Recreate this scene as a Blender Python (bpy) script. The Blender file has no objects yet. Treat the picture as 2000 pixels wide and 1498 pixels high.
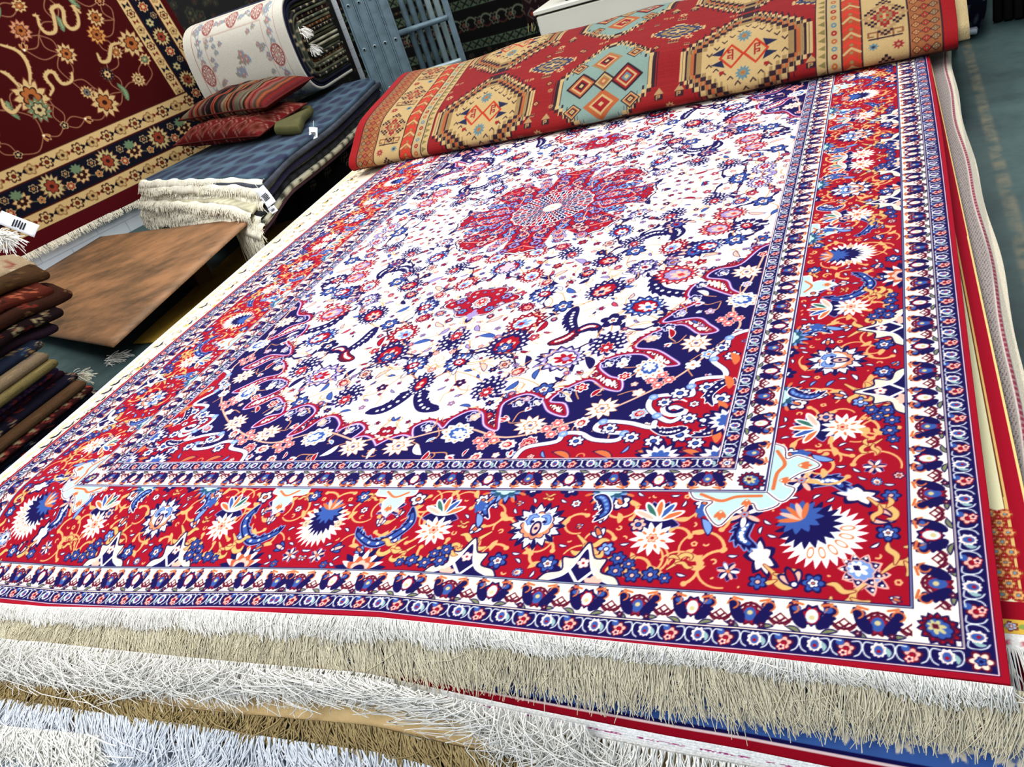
import bpy, math, random
import numpy as np
from mathutils import Vector
PI=math.pi
rng=np.random.default_rng(7); random.seed(7)
SC=bpy.context.scene; COL=SC.collection
# ------------------------------------------------------------------ calibrated camera
FPX=1606.1835
RC=np.array([[0.89383832,0.34108436,-0.29105757],[-0.04937339,-0.57030147,-0.8199503],[-0.44566279,0.7472735,-0.49291682]])
CAMP=np.array([1.282177,-1.329691,1.087726])
HS=.25                                   # height of the top rug above the floor
def ray(px,py):
    d=RC.T@np.array([(px-1000)/FPX,(py-749)/FPX,1.]); return d/np.linalg.norm(d)
def at(px,py,z):                         # the point at height z seen at a photo pixel
    C=CAMP+np.array([0,0,HS]); d=ray(px,py); return C+(z-C[2])/d[2]*d
def onplane(px,py,P,N):
    C=CAMP+np.array([0,0,HS]); d=ray(px,py); return C+(N@(P-C))/(N@d)*d
cd=bpy.data.cameras.new('camera'); cam=bpy.data.objects.new('camera',cd); COL.objects.link(cam); SC.camera=cam
cd.sensor_fit='HORIZONTAL'; cd.sensor_width=36; cd.lens=FPX*36/2000; cd.clip_start=.02; cd.clip_end=60
from mathutils import Matrix
M=Matrix.Identity(4)
for i in range(3):
    M[i][0]=RC[0][i]; M[i][1]=-RC[1][i]; M[i][2]=-RC[2][i]
M[0][3],M[1][3],M[2][3]=CAMP[0],CAMP[1],CAMP[2]+HS
cam.matrix_world=M
# ------------------------------------------------------------------ materials
def lin(c): return tuple((x/12.92 if x<=.04045 else ((x+.055)/1.055)**2.4) for x in c)
def mk(name,col=None,rough=.9,attr=False,sheen=0.,bump=0.,bscale=400.,var=.0,vscale=3.,metal=0.,spec=.2,dark=None):
    m=bpy.data.materials.new(name); m.use_nodes=True; n=m.node_tree.nodes; l=m.node_tree.links
    b=n['Principled BSDF']; b.inputs['Roughness'].default_value=rough; b.inputs['Metallic'].default_value=metal
    b.inputs['Specular IOR Level'].default_value=spec
    if sheen:
        b.inputs['Sheen Weight'].default_value=sheen; b.inputs['Sheen Roughness'].default_value=.45
    if attr:
        s=n.new('ShaderNodeAttribute'); s.attribute_name='Col'; out=s.outputs['Color']
    else:
        s=n.new('ShaderNodeRGB'); s.outputs[0].default_value=(*lin(col),1); out=s.outputs[0]
    tc=n.new('ShaderNodeTexCoord')
    if var:
        no=n.new('ShaderNodeTexNoise'); no.inputs['Scale'].default_value=vscale; no.inputs['Detail'].default_value=5
        l.new(tc.outputs['Object'],no.inputs['Vector'])
        mr=n.new('ShaderNodeMapRange'); mr.inputs[1].default_value=.3; mr.inputs[2].default_value=.7
        mr.inputs[3].default_value=1-var; mr.inputs[4].default_value=1+var*.6; l.new(no.outputs[0],mr.inputs[0])
        mx=n.new('ShaderNodeVectorMath'); mx.operation='MULTIPLY'; l.new(out,mx.inputs[0]); l.new(mr.outputs[0],mx.inputs[1]); out=mx.outputs[0]
    l.new(out,b.inputs['Base Color'])
    if bump:
        no=n.new('ShaderNodeTexNoise'); no.inputs['Scale'].default_value=bscale; no.inputs['Detail'].default_value=3
        l.new(tc.outputs['Object'],no.inputs['Vector'])
        bp=n.new('ShaderNodeBump'); bp.inputs['Strength'].default_value=bump; bp.inputs['Distance'].default_value=.003
        l.new(no.outputs[0],bp.inputs['Height']); l.new(bp.outputs[0],b.inputs['Normal'])
    return m
def hx(r,g,b): return (r/255,g/255,b/255)
MAT=dict(
 silk=mk('fine_wool_pile',attr=True,rough=.85,sheen=.03,bump=.12,bscale=700,spec=.12,var=.07,vscale=900),
 pile=mk('wool_pile',attr=True,rough=.95,sheen=.08,bump=.5,bscale=260,spec=.1,var=.16,vscale=260),
 woven=mk('flat_woven_wool',attr=True,rough=.95,bump=.5,bscale=320,spec=.08,var=.2,vscale=200),
 white_yarn=mk('white_cotton_yarn',hx(246,244,238),rough=.7,var=.08,vscale=40,spec=.15),
 bluewhite_yarn=mk('cool_white_cotton_yarn',hx(232,236,242),rough=.75,var=.1,vscale=40,spec=.1),
 beige_yarn=mk('beige_cotton_yarn',hx(222,214,190),rough=.7,var=.12,vscale=30,spec=.15),
 tan_yarn=mk('tan_wool_yarn',hx(176,156,114),rough=.85,var=.18,vscale=30,spec=.1),
 cream_yarn=mk('cream_wool_yarn',hx(240,234,216),rough=.85,var=.15,vscale=20,spec=.1),
 cream=mk('cream_wool',hx(226,200,152),rough=.95,bump=.7,bscale=150,var=.1,vscale=12,spec=.05),
 wall_white=mk('white_painted_block',hx(214,218,222),rough=.6,var=.06,vscale=3,bump=.1,bscale=60),
 dark_wall=mk('dark_wall',hx(38,36,38),rough=.95),
 paper=mk('white_paper',hx(235,238,245),rough=.6),
 metal=mk('weathered_aluminium',hx(112,132,142),rough=.5,metal=.35,var=.22,vscale=18,bump=.15,bscale=60,spec=.4),
 metal_dark=mk('aluminium_hole',hx(24,30,34),rough=.8),
 metal_light=mk('bright_aluminium',hx(170,188,192),rough=.4,metal=.4,var=.12,vscale=20),
 rubber=mk('black_plastic',hx(22,24,30),rough=.5),
 laminate=mk('white_laminate',hx(232,230,218),rough=.4,var=.03),
 wood=mk('pine_bearer',hx(110,80,48),rough=.8,var=.25,vscale=10),
 olive=mk('olive_canvas',hx(92,90,58),rough=.9,var=.15,vscale=14,bump=.3,bscale=300),
)
# ------------------------------------------------------------------ mesh helpers
def link(name,me,mat,parent=None):
    o=bpy.data.objects.new(name,me); COL.objects.link(o)
    if mat is not None: me.materials.append(mat)
    if parent is not None: o.parent=parent
    return o
def tag(o,label=None,cat=None,group=None,kind=None):
    if label: o['label']=label
    if cat: o['category']=cat
    if group: o['group']=group
    if kind: o['kind']=kind
    return o
def raw(name,V,F,col=None,smooth=True):
    """V Nx3, F list of index arrays (Mx3 or Mx4), col Nx3 srgb"""
    V=np.asarray(V,np.float32); me=bpy.data.meshes.new(name)
    me.vertices.add(len(V)); me.vertices.foreach_set('co',V.ravel())
    F=[np.asarray(f,np.int32) for f in (F if isinstance(F,list) else [F])]
    nl=sum(f.size for f in F); npoly=sum(len(f) for f in F)
    me.loops.add(nl); me.loops.foreach_set('vertex_index',np.concatenate([f.ravel() for f in F]))
    me.polygons.add(npoly)
    tot=np.concatenate([np.full(len(f),f.shape[1],np.int32) for f in F]); st=np.concatenate([[0],np.cumsum(tot)[:-1]]).astype(np.int32)
    me.polygons.foreach_set('loop_start',st)
    me.polygons.foreach_set('use_smooth',np.full(npoly,bool(smooth)))
    me.update(calc_edges=True)
    if col is not None:
        a=me.color_attributes.new('Col','BYTE_COLOR','POINT')
        c=np.ones((len(V),4),np.float32); c[:,:3]=np.clip(col,0,1); a.data.foreach_set('color_srgb',c.ravel())
    return me
def gridfaces(ny,nx,off=0):
    i=np.arange(ny*nx).reshape(ny,nx)+off
    return np.stack([i[:-1,:-1],i[:-1,1:],i[1:,1:],i[1:,:-1]],-1).reshape(-1,4)
def sheet(name,P,col,mat,thick=.01,parent=None,down=None,smooth=True,sidecol=None):
    """P (ny,nx,3) top surface; adds edge walls and an underside strip so it reads as cloth with thickness"""
    ny,nx=P.shape[:2]; V=P.reshape(-1,3); n=len(V)
    F=[gridfaces(ny,nx)]
    if down is None: down=np.array([0,0,-1.])
    idx=np.arange(n).reshape(ny,nx)
    ring=np.concatenate([idx[0,:],idx[1:,-1],idx[-1,-2::-1],idx[-2:0:-1,0]])
    low=V[ring]+np.asarray(down)*thick
    r2=np.arange(len(ring))+n; nr=np.roll(ring,-1); nr2=np.roll(r2,-1)
    F.append(np.stack([ring,r2,nr2,nr],-1))
    V=np.concatenate([V,low]); 
    c=None
    if col is not None:
        c=col.reshape(-1,3); rc=c[ring] if sidecol is None else np.tile(np.array(sidecol),(len(ring),1))
        c=np.concatenate([c,rc*.9])
    # coarse underside so nothing shows through from below
    sy=max(1,(ny-1)//24); sx=max(1,(nx-1)//24)
    yy=np.unique(np.r_[np.arange(0,ny,sy),ny-1]); xx=np.unique(np.r_[np.arange(0,nx,sx),nx-1])
    U=P[np.ix_(yy,xx)].reshape(-1,3)+np.asarray(down)*thick; off=len(V)
    F.append(gridfaces(len(yy),len(xx),off)[:,::-1]); V=np.concatenate([V,U])
    if c is not None: c=np.concatenate([c,np.tile(np.mean(col.reshape(-1,3),0)*.8,(len(U),1))])
    return link(name,raw(name,V,F,c,smooth),mat,parent)
class MB:
    def __init__(s): s.V=[];s.F4=[];s.F3=[];s.C=[];s.n=0
    def add(s,V,F,col=None):
        V=np.asarray(V,float); F=np.asarray(F,int)
        (s.F4 if F.shape[1]==4 else s.F3).append(F+s.n); s.V.append(V); s.n+=len(V)
        s.C.append(np.tile(np.array(col if col is not None else (1,1,1),float),(len(V),1)) if (col is None or np.ndim(col)==1) else col)
    def box(s,c,sx,sy,sz,ax=None,bev=.004,col=None):
        """bevelled box: centre c, half sizes; ax = 3 axis vectors as rows"""
        A=np.eye(3) if ax is None else np.asarray(ax,float)
        b=min(bev,sx*.45,sy*.45,sz*.45); V=[];
        for X,Y,Z in [(sx,sy-b,sz-b),(sx-b,sy,sz-b),(sx-b,sy-b,sz)]:
            for i in (-1,1):
                for j in (-1,1):
                    for k in (-1,1): V.append((i*X,j*Y,k*Z))
        V=np.array(V); 
        def id(t,i,j,k): return t*8+(i>0)*4+(j>0)*2+(k>0)
        q=[];t3=[]
        for i in (-1,1):
            q.append([id(0,i,a,b2) for a,b2 in ((-1,-1),(1,-1),(1,1),(-1,1))][::i])
            q.append([id(1,a,i,b2) for a,b2 in ((-1,-1),(-1,1),(1,1),(1,-1))][::i])
            q.append([id(2,a,b2,i) for a,b2 in ((-1,-1),(1,-1),(1,1),(-1,1))][::i])
        for i in (-1,1):
            for j in (-1,1):
                q.append([id(0,i,j,-1),id(0,i,j,1),id(1,i,j,1),id(1,i,j,-1)])
                q.append([id(0,i,-1,j),id(0,i,1,j),id(2,i,1,j),id(2,i,-1,j)])
                q.append([id(1,-1,i,j),id(1,1,i,j),id(2,1,i,j),id(2,-1,i,j)])
                for k in (-1,1): t3.append([id(0,i,j,k),id(1,i,j,k),id(2,i,j,k)])
        W=V@A+np.asarray(c,float)
        n0=s.n; s.add(W,q,col); s.F3.append(np.array(t3)+n0)
    def tube(s,pts,r,n=8,col=None,cap=True):
        pts=np.asarray(pts,float); r=np.broadcast_to(r,(len(pts),)); T=np.gradient(pts,axis=0); T/=np.linalg.norm(T,axis=1)[:,None]+1e-12
        up=np.array([0,0,1.]) if abs(T[0,2])<.9 else np.array([1.,0,0])
        A=np.cross(T,up); A/=np.linalg.norm(A,axis=1)[:,None]+1e-12; B=np.cross(A,T)
        th=np.arange(n)/n*2*PI
        V=pts[:,None]+r[:,None,None]*(np.cos(th)[None,:,None]*A[:,None]+np.sin(th)[None,:,None]*B[:,None])
        V=V.reshape(-1,3); k=len(pts); i=np.arange(k*n).reshape(k,n); j=np.roll(i,-1,1)
        F=np.stack([i[:-1],j[:-1],j[1:],i[1:]],-1).reshape(-1,4)
        n0=s.n; s.add(V,F,col)
        if cap:
            for e in (0,k-1):
                cN=s.n; s.add([pts[e]],np.zeros((0,3),int),col)
                ii=i[e]+n0; jj=j[e]+n0
                s.F3.append(np.stack([ii,jj,np.full(n,cN)],-1) if e else np.stack([jj,ii,np.full(n,cN)],-1))
    def build(s,name,mat,parent=None,smooth=False):
        F=[]
        if s.F4: F.append(np.concatenate(s.F4))
        F3=[f for f in s.F3 if len(f)]
        if F3: F.append(np.concatenate(F3))
        return link(name,raw(name,np.concatenate(s.V),F,np.concatenate(s.C),smooth),mat,parent)
def strands(name,P,r,mat,parent=None,n=3,tip=.7):
    """P (N,K,3) yarn paths -> one mesh of thin tubes"""
    N,K=P.shape[:2]; T=np.gradient(P,axis=1); T/=np.linalg.norm(T,axis=2)[...,None]+1e-9
    up=np.array([.3,.2,1.]); up/=np.linalg.norm(up)
    A=np.cross(T,up); A/=np.linalg.norm(A,axis=2)[...,None]+1e-9; B=np.cross(A,T)
    th=np.arange(n)/n*2*PI; rr=(np.broadcast_to(np.asarray(r),(N,))[:,None]*np.linspace(1,tip,K)[None])
    V=P[:,:,None]+rr[...,None,None]*(np.cos(th)[:,None]*A[:,:,None]+np.sin(th)[:,None]*B[:,:,None])
    i=np.arange(N*K*n).reshape(N,K,n); j=np.roll(i,-1,2)
    F=np.stack([i[:,:-1],j[:,:-1],j[:,1:],i[:,1:]],-1).reshape(-1,4)
    o=link(name,raw(name,V.reshape(-1,3),F),mat,parent); o['kind']='stuff'; return o
def empty(name,loc=(0,0,0)):
    o=bpy.data.objects.new(name,None); COL.objects.link(o); o.location=loc; o.empty_display_size=.1; return o
def parent_keep(o,p):
    o.parent=p; o.matrix_parent_inverse=Matrix.Translation(-Vector(p.location))
# ------------------------------------------------------------------ weaving canvas
class CV:
    def __init__(s,w,h,res,bg=(1,1,1),img=None):
        s.res=res; s.img=np.empty((int(round(h/res)),int(round(w/res)),3),np.float32) if img is None else img
        if img is None: s.img[:]=bg
        s.clip=None
    def T(s): 
        c=CV(0,0,s.res,img=s.img.transpose(1,0,2)); 
        return c
    def win(s,x0,x1,y0,y1):
        H,W=s.img.shape[:2]
        i0=max(0,int(x0/s.res)-1); i1=min(W,int(x1/s.res)+2); j0=max(0,int(y0/s.res)-1); j1=min(H,int(y1/s.res)+2)
        if i0>=i1 or j0>=j1: return None
        return i0,i1,j0,j1,(np.arange(i0,i1)+.5)*s.res,((np.arange(j0,j1)+.5)*s.res)[:,None]
    def blend(s,i0,i1,j0,j1,a,col):
        if s.clip is not None: a=a*s.clip[j0:j1,i0:i1]
        v=s.img[j0:j1,i0:i1]; v+=a[...,None]*(np.asarray(col,np.float32)-v)
    def rect(s,x0,x1,y0,y1,col):
        r=s.res; s.img[max(0,int(round(y0/r))):max(0,int(round(y1/r))),max(0,int(round(x0/r))):max(0,int(round(x1/r)))]=col
    def mask(s,pts):
        pts=np.asarray(pts,float); w=s.win(pts[:,0].min(),pts[:,0].max(),pts[:,1].min(),pts[:,1].max())
        if w is None: return None
        i0,i1,j0,j1,X,Y=w; m=np.zeros((j1-j0,i1-i0),bool)
        for (x1,y1),(x2,y2) in zip(pts,np.roll(pts,-1,0)):
            if y1==y2: continue
            c=((y1>Y)!=(y2>Y)); xi=(x2-x1)*(Y-y1)/(y2-y1)+x1; m^=c&(X<xi)
        return i0,i1,j0,j1,m
    def poly(s,pts,col):
        w=s.mask(pts)
        if w: s.blend(*w[:4],w[4].astype(np.float32),col)
    def seg(s,p,q,w0,w1,col):
        m=max(w0,w1); w=s.win(min(p[0],q[0])-m,max(p[0],q[0])+m,min(p[1],q[1])-m,max(p[1],q[1])+m)
        if w is None: return
        i0,i1,j0,j1,X,Y=w; dx,dy=q[0]-p[0],q[1]-p[1]; L=dx*dx+dy*dy+1e-12
        t=np.clip(((X-p[0])*dx+(Y-p[1])*dy)/L,0,1); d=np.hypot(X-p[0]-t*dx,Y-p[1]-t*dy)
        a=np.clip(((w0+(w1-w0)*t)-d)/s.res+.5,0,1); s.blend(i0,i1,j0,j1,a,col)
    def stroke(s,pts,w,col):
        w=np.broadcast_to(w,(len(pts),))
        for k in range(len(pts)-1): s.seg(pts[k],pts[k+1],w[k],w[k+1],col)
    def radial(s,x,y,rot,rx,ry,fn,col):
        R=max(rx,ry)*1.5; w=s.win(x-R,x+R,y-R,y+R)
        if w is None: return
        i0,i1,j0,j1,X,Y=w; c,sn=math.cos(rot),math.sin(rot)
        u=((X-x)*c+(Y-y)*sn)/rx; v=(-(X-x)*sn+(Y-y)*c)/ry
        r=np.hypot(u,v); th=np.arctan2(v,u)
        a=np.clip((fn(th)-r)*min(rx,ry)/s.res+.5,0,1); s.blend(i0,i1,j0,j1,a,col)
    def disc(s,x,y,r,col,ry=None,rot=0): s.radial(x,y,rot,r,ry or r,lambda t:1.,col)
def lobes(n,amp,ph=0.): return lambda t: 1-amp+amp*np.abs(np.cos(n*.5*t+ph))
def teeth(n,amp,ph=0.): return lambda t: 1-amp*np.abs(((t+ph)*n/(2*PI))%1*2-1)
def cr(pts,n=8,closed=False):
    """Catmull-Rom through points"""
    P=np.asarray(pts,float); m=len(P)
    if closed: Q=np.concatenate([P[-1:],P,P[:2]])
    else: Q=np.concatenate([2*P[:1]-P[1:2],P,2*P[-1:]-P[-2:-1]])
    out=[]; t=np.linspace(0,1,n,endpoint=False)[:,None]
    for k in range(1,len(Q)-2):
        a,b,c,d=Q[k-1],Q[k],Q[k+1],Q[k+2]
        out.append(.5*((2*b)+(c-a)*t+(2*a-5*b+4*c-d)*t**2+(3*b-a-3*c+d)*t**3))
    if not closed: out.append(P[-1:])
    return np.concatenate(out)
def arc(x,y,r,a0,a1,n=12): 
    a=np.linspace(a0,a1,n); return np.stack([x+r*np.cos(a),y+r*np.sin(a)],1)
# weaving colours
WH=hx(253,250,240); RED=hx(160,16,42); DRED=hx(140,18,40); NAVY=hx(27,20,82); BLUE=hx(62,92,160); LBL=hx(122,152,206); LAV=hx(158,140,186)
ORG=hx(206,112,70); PNK=hx(240,182,164); TAN=hx(214,168,106); TEAL=hx(184,212,208); CRM=hx(244,226,188); WINE=hx(96,18,48); GRN=hx(128,132,96); DTEAL=hx(44,84,110)
def flower(c,x,y,r,n=6,out=NAVY,pet=WH,core=RED,rot=0.,ry=None):
    k=(ry or r)/r
    c.radial(x,y,rot,r*1.0,r*k,lobes(n,.34),out); c.radial(x,y,rot,r*.78,r*.78*k,lobes(n,.4),pet)
    c.disc(x,y,r*.34,out,r*.34*k); c.disc(x,y,r*.22,core,r*.22*k)
def palmette(c,x,y,r,rot,cols,n=15,el=1.2,amp=.22,rays=7):
    """a serrated blossom; rot turns its tip"""
    o,a,b,d,e=cols
    egg=lambda f:(lambda t:f(t)*(1+.16*np.cos(t)))
    c.radial(x,y,rot,r*el,r,egg(teeth(n,amp)),o); c.radial(x,y,rot,r*el*.87,r*.87,egg(teeth(n,amp)),a)
    for k in range(n):
        t=(k+.5)/n*2*PI; px,py=math.cos(t)*r*el*.74*(1+.16*math.cos(t)),math.sin(t)*r*.72
        c.disc(x+px*math.cos(rot)-py*math.sin(rot),y+px*math.sin(rot)+py*math.cos(rot),r*.07,b)
    c.radial(x,y,rot,r*el*.62,r*.6,egg(lobes(10,.12)),o); c.radial(x,y,rot,r*el*.56,r*.54,egg(lobes(10,.14)),d)
    c.radial(x-.1*r*math.cos(rot),y-.1*r*math.sin(rot),rot,r*el*.44,r*.4,egg(lobes(rays,.5)),e)
    c.radial(x-.1*r*math.cos(rot),y-.1*r*math.sin(rot),rot,r*.2,r*.16,lobes(4,.3),a)
def berry(c,x,y,r,rot,o=NAVY,b=WH,core=RED,n=14):
    c.radial(x,y,rot,r*1.15,r,teeth(n,.22),LAV); c.radial(x,y,rot,r*1.1,r*.95,teeth(n,.24),o)
    for q,m in ((.72,n),(.48,9)):
        for k in range(m):
            t=(k+.3)/m*2*PI; px,py=math.cos(t)*r*1.1*q,math.sin(t)*r*q
            c.disc(x+px*math.cos(rot)-py*math.sin(rot),y+px*math.sin(rot)+py*math.cos(rot),r*.085,b)
    X,Y=x-.35*r*math.cos(rot),y-.35*r*math.sin(rot)
    c.radial(X,Y,rot,r*.5,r*.4,lobes(7,.5),PNK); c.radial(X,Y,rot,r*.42,r*.33,lobes(7,.5),core); c.disc(X,Y,r*.12,WH)
def leaf(c,x,y,L,w,rot,o=NAVY,f=ORG,bend=.25):
    t=np.linspace(0,1,9); p=np.stack([t*L,bend*L*np.sin(t*PI*.9)*.6],1); p-=p[4]
    R=np.array([[math.cos(rot),math.sin(rot)],[-math.sin(rot),math.cos(rot)]]); p=p@R+[x,y]
    W=w*np.sin(np.clip(t*1.05,0,1)*PI)**.8+.0004
    c.stroke(p,W,o); 
    if f is not None: c.stroke(p[1:-1],np.maximum(W[1:-1]-.0022,.0006),f)
def saz(c,pts,w,o=NAVY,f=BLUE,hi=WH,edge=WH,teeth_n=11,dots=True):
    """long curved serrated leaf"""
    p=cr(pts,10); m=len(p); t=np.linspace(0,1,m); W=w*np.sin(t**.75*PI)**.7+.0006
    T=np.gradient(p,axis=0); T/=np.linalg.norm(T,axis=1)[:,None]+1e-9; Nn=np.stack([-T[:,1],T[:,0]],1)
    for g,cc in ((.0025,edge),(0,o)):
        c.stroke(p,W+g,cc)
        for k in range(teeth_n):
            i=int((k+1)/(teeth_n+1.)*(m-1))
            for sgn in (1,):
                q=p[i]+Nn[i]*sgn*W[i]*1.0; c.seg(q,q+Nn[i]*sgn*w*.5+T[i]*w*.6,w*.32+g,.0006+g,cc)
    i0,i1=int(m*.12),int(m*.85)
    c.stroke(p[i0:i1],W[i0:i1]*.55,f)
    if dots:
        for k in range(6):
            i=int(m*(.2+.1*k)); c.disc(*p[i],W[i]*.34,hi)
def stem(c,pts,w,col): c.stroke(cr(pts,8),w,col)
def bud(c,x,y,r,rot,o=NAVY,a=PNK,b=RED):
    for d,k in ((-.6,.85),(.6,.85),(0,1.)):
        L=r*2*k; X,Y=x+math.cos(rot+d)*L*.35,y+math.sin(rot+d)*L*.35
        c.radial(X,Y,rot+d,L*.55,r*.42,lambda t:1-.25*np.cos(t)*0,o)
        c.radial(X,Y,rot+d,L*.42,r*.27,lambda t:1.,a if d else b)
    c.disc(x,y,r*.35,o); c.disc(x,y,r*.2,WH)
def tulip(c,x,y,r,rot,o,a,b,core):
    c.radial(x,y,rot,r,r*.82,lambda t:(1+.2*np.cos(t))*teeth(9,.22)(t),o)
    c.radial(x,y,rot,r*.82,r*.64,lambda t:(1+.2*np.cos(t))*teeth(9,.26)(t),a)
    c.radial(x,y,rot,r*.6,r*.42,lambda t:1+.2*np.cos(t),b); c.disc(x,y,r*.2,core)
# ------------------------------------------------------------------ the big rug: one quarter is woven, then mirrored
RW,RL=2.744,4.09; QA,QB=RW/2,RL/2
def ab(px,py):
    w=at(px,py,HS); return (QA-w[0]+.02, w[1]+.472)
def white_guard(w,period=.195,res=.001):
    t=CV(period,w,res,CRM if w>.0 else WH); t.img[:]=hx(252,243,222)
    h=w/2
    for off in (-period,0,period):
        # navy vine running up and down between the tulips
        xs=np.linspace(0,period,25)+off
        vine=np.stack([xs,h+w*.27*np.cos(2*2*PI*(xs-off)/period+PI)],1)
        t.stroke(vine,.0024,WINE)
        for k in range(2):
            X=off+period*(.25+.5*k)
            tulip(t,X,h*.95,w*.34,PI/2 if k else -PI/2,NAVY if k else WINE,hx(150,26,52) if not k else RED,BLUE if not k else hx(216,226,220),hx(206,190,140))
            for sg in (-1,1):
                # heavy navy lancet leaves beside each tulip
                x0=X+sg*period*.125
                saz(t,[(x0-.013*sg,h-w*.3),(x0-.002*sg,h-.004),(x0+.010*sg,h+w*.34)],.0058,NAVY,NAVY,NAVY,NAVY,4,False)
                t.disc(x0,h+w*.22,.0075,BLUE if k else NAVY,.006)
                leaf(t,X+sg*.026,w*.12,.028,.0048,.35*sg,NAVY,GRN)
                t.stroke(arc(X+sg*.03,h+w*.2,.009,0,PI*1.4,8),.0016,ORG)
                flower(t,x0+.004,w*.86 if k else w*.14,.0075,5,NAVY,WINE,PNK)
            for q in (-1,0,1):
                xx_,yy_=X+period*.25+q*.0085,h-w*.20+(.008 if q==0 else 0); dd_=.0075
                t.stroke([(xx_-dd_,yy_),(xx_,yy_+dd_),(xx_+dd_,yy_),(xx_,yy_-dd_),(xx_-dd_,yy_)],.0013,WINE)
            t.stroke([(X-.03,w*.9),(X-.015,w*.84)],.0024,ORG); t.stroke([(X+.03,w*.9),(X+.015,w*.84)],.0024,ORG)
    return t.img
def navy_guard(w,period=.092,res=.001):
    t=CV(period,w,res,NAVY); h=w/2
    for off in (-period,0,period):
        for k in range(2):
            X=off+period*(.25+.5*k)
            if k:
                flower(t,X,h,w*.36,5,WINE,PNK,RED,.4); flower(t,X+.004,h-w*.2,w*.2,5,RED,hx(250,222,200),NAVY); t.disc(X+.009,h+w*.27,w*.15,BLUE)
            else:
                tulip(t,X,h,w*.36,PI/2,WH,hx(238,196,178),BLUE,RED); leaf(t,X-.014,h,.018,.003,1.3,hx(150,180,180),None)
            for sg in (-1,1):
                t.stroke(cr([(X+sg*.008,h+w*.34),(X+sg*.019,h+w*.36),(X+sg*.0225,h+w*.1),(X+sg*.019,h-w*.2),(X+sg*.012,h-w*.33)],5),.0011,hx(216,222,222))
    return t.img
def lines(c,d0,cols,w=.0016):
    for k,cc in enumerate(cols):
        d=d0+(k-len(cols)/2)*w
        c.rect(d,99,d,d+w,cc); c.rect(d,d+w,d,99,cc)
def tan_branch(c,x,y,s,fx=1,fy=1,col=hx(218,176,112)):
    f=lambda P:[(x+fx*s*a,y+fy*s*b) for a,b in P]
    for P,w in (([(-.5,-.5),(-.1,-.1),(.0,.25),(.3,.5),(.6,.42),(.62,.2)],.1),([(-.1,-.1),(.25,-.05),(.5,-.3),(.75,-.3)],.085),([(0,.2),(-.3,.35),(-.55,.25)],.08)):
        p=cr(f(P),7); t=np.linspace(0,1,len(p)); W=s*w*(.35+.9*np.sin(t*PI)); c.stroke(p,W+.0014,NAVY if False else hx(120,30,40)); c.stroke(p,W,col)
class PX:
    """draws on a canvas scaled by f about (x,y)"""
    def __init__(s,c,x,y,f): s.c=c; s.o=np.array([x,y]); s.f=f; s.clip=None
    def m(s,p): return s.o+(np.asarray(p,float)-s.o)*s.f
    def radial(s,x,y,rot,rx,ry,fn,col): X,Y=s.m((x,y)); s.c.radial(X,Y,rot,rx*s.f,ry*s.f,fn,col)
    def disc(s,x,y,r,col,ry=None,rot=0): X,Y=s.m((x,y)); s.c.disc(X,Y,r*s.f,col,None if ry is None else ry*s.f,rot)
    def stroke(s,pts,w,col): s.c.stroke(s.m(pts),np.asarray(w)*s.f,col)
    def seg(s,p,q,w0,w1,col): s.c.seg(s.m(p),s.m(q),w0*s.f,w1*s.f,col)
    def poly(s,pts,col): s.c.poly(s.m(pts),col)
def free_fill(c,R,n,bg,box,pad,draw,tol=.03):
    """puts small motifs wherever the ground colour still shows"""
    bg=np.asarray(bg,np.float32); k=0
    for _ in range(n):
        x=R.uniform(box[0],box[1]); y=R.uniform(box[2],box[3]); p=pad
        w=c.win(x-p,x+p,y-p,y+p)
        if w is None: continue
        v=c.img[w[2]:w[3]:3,w[0]:w[1]:3]
        if np.abs(v-bg).max()>tol: continue
        draw(x,y,R); k+=1
    return k
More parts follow.
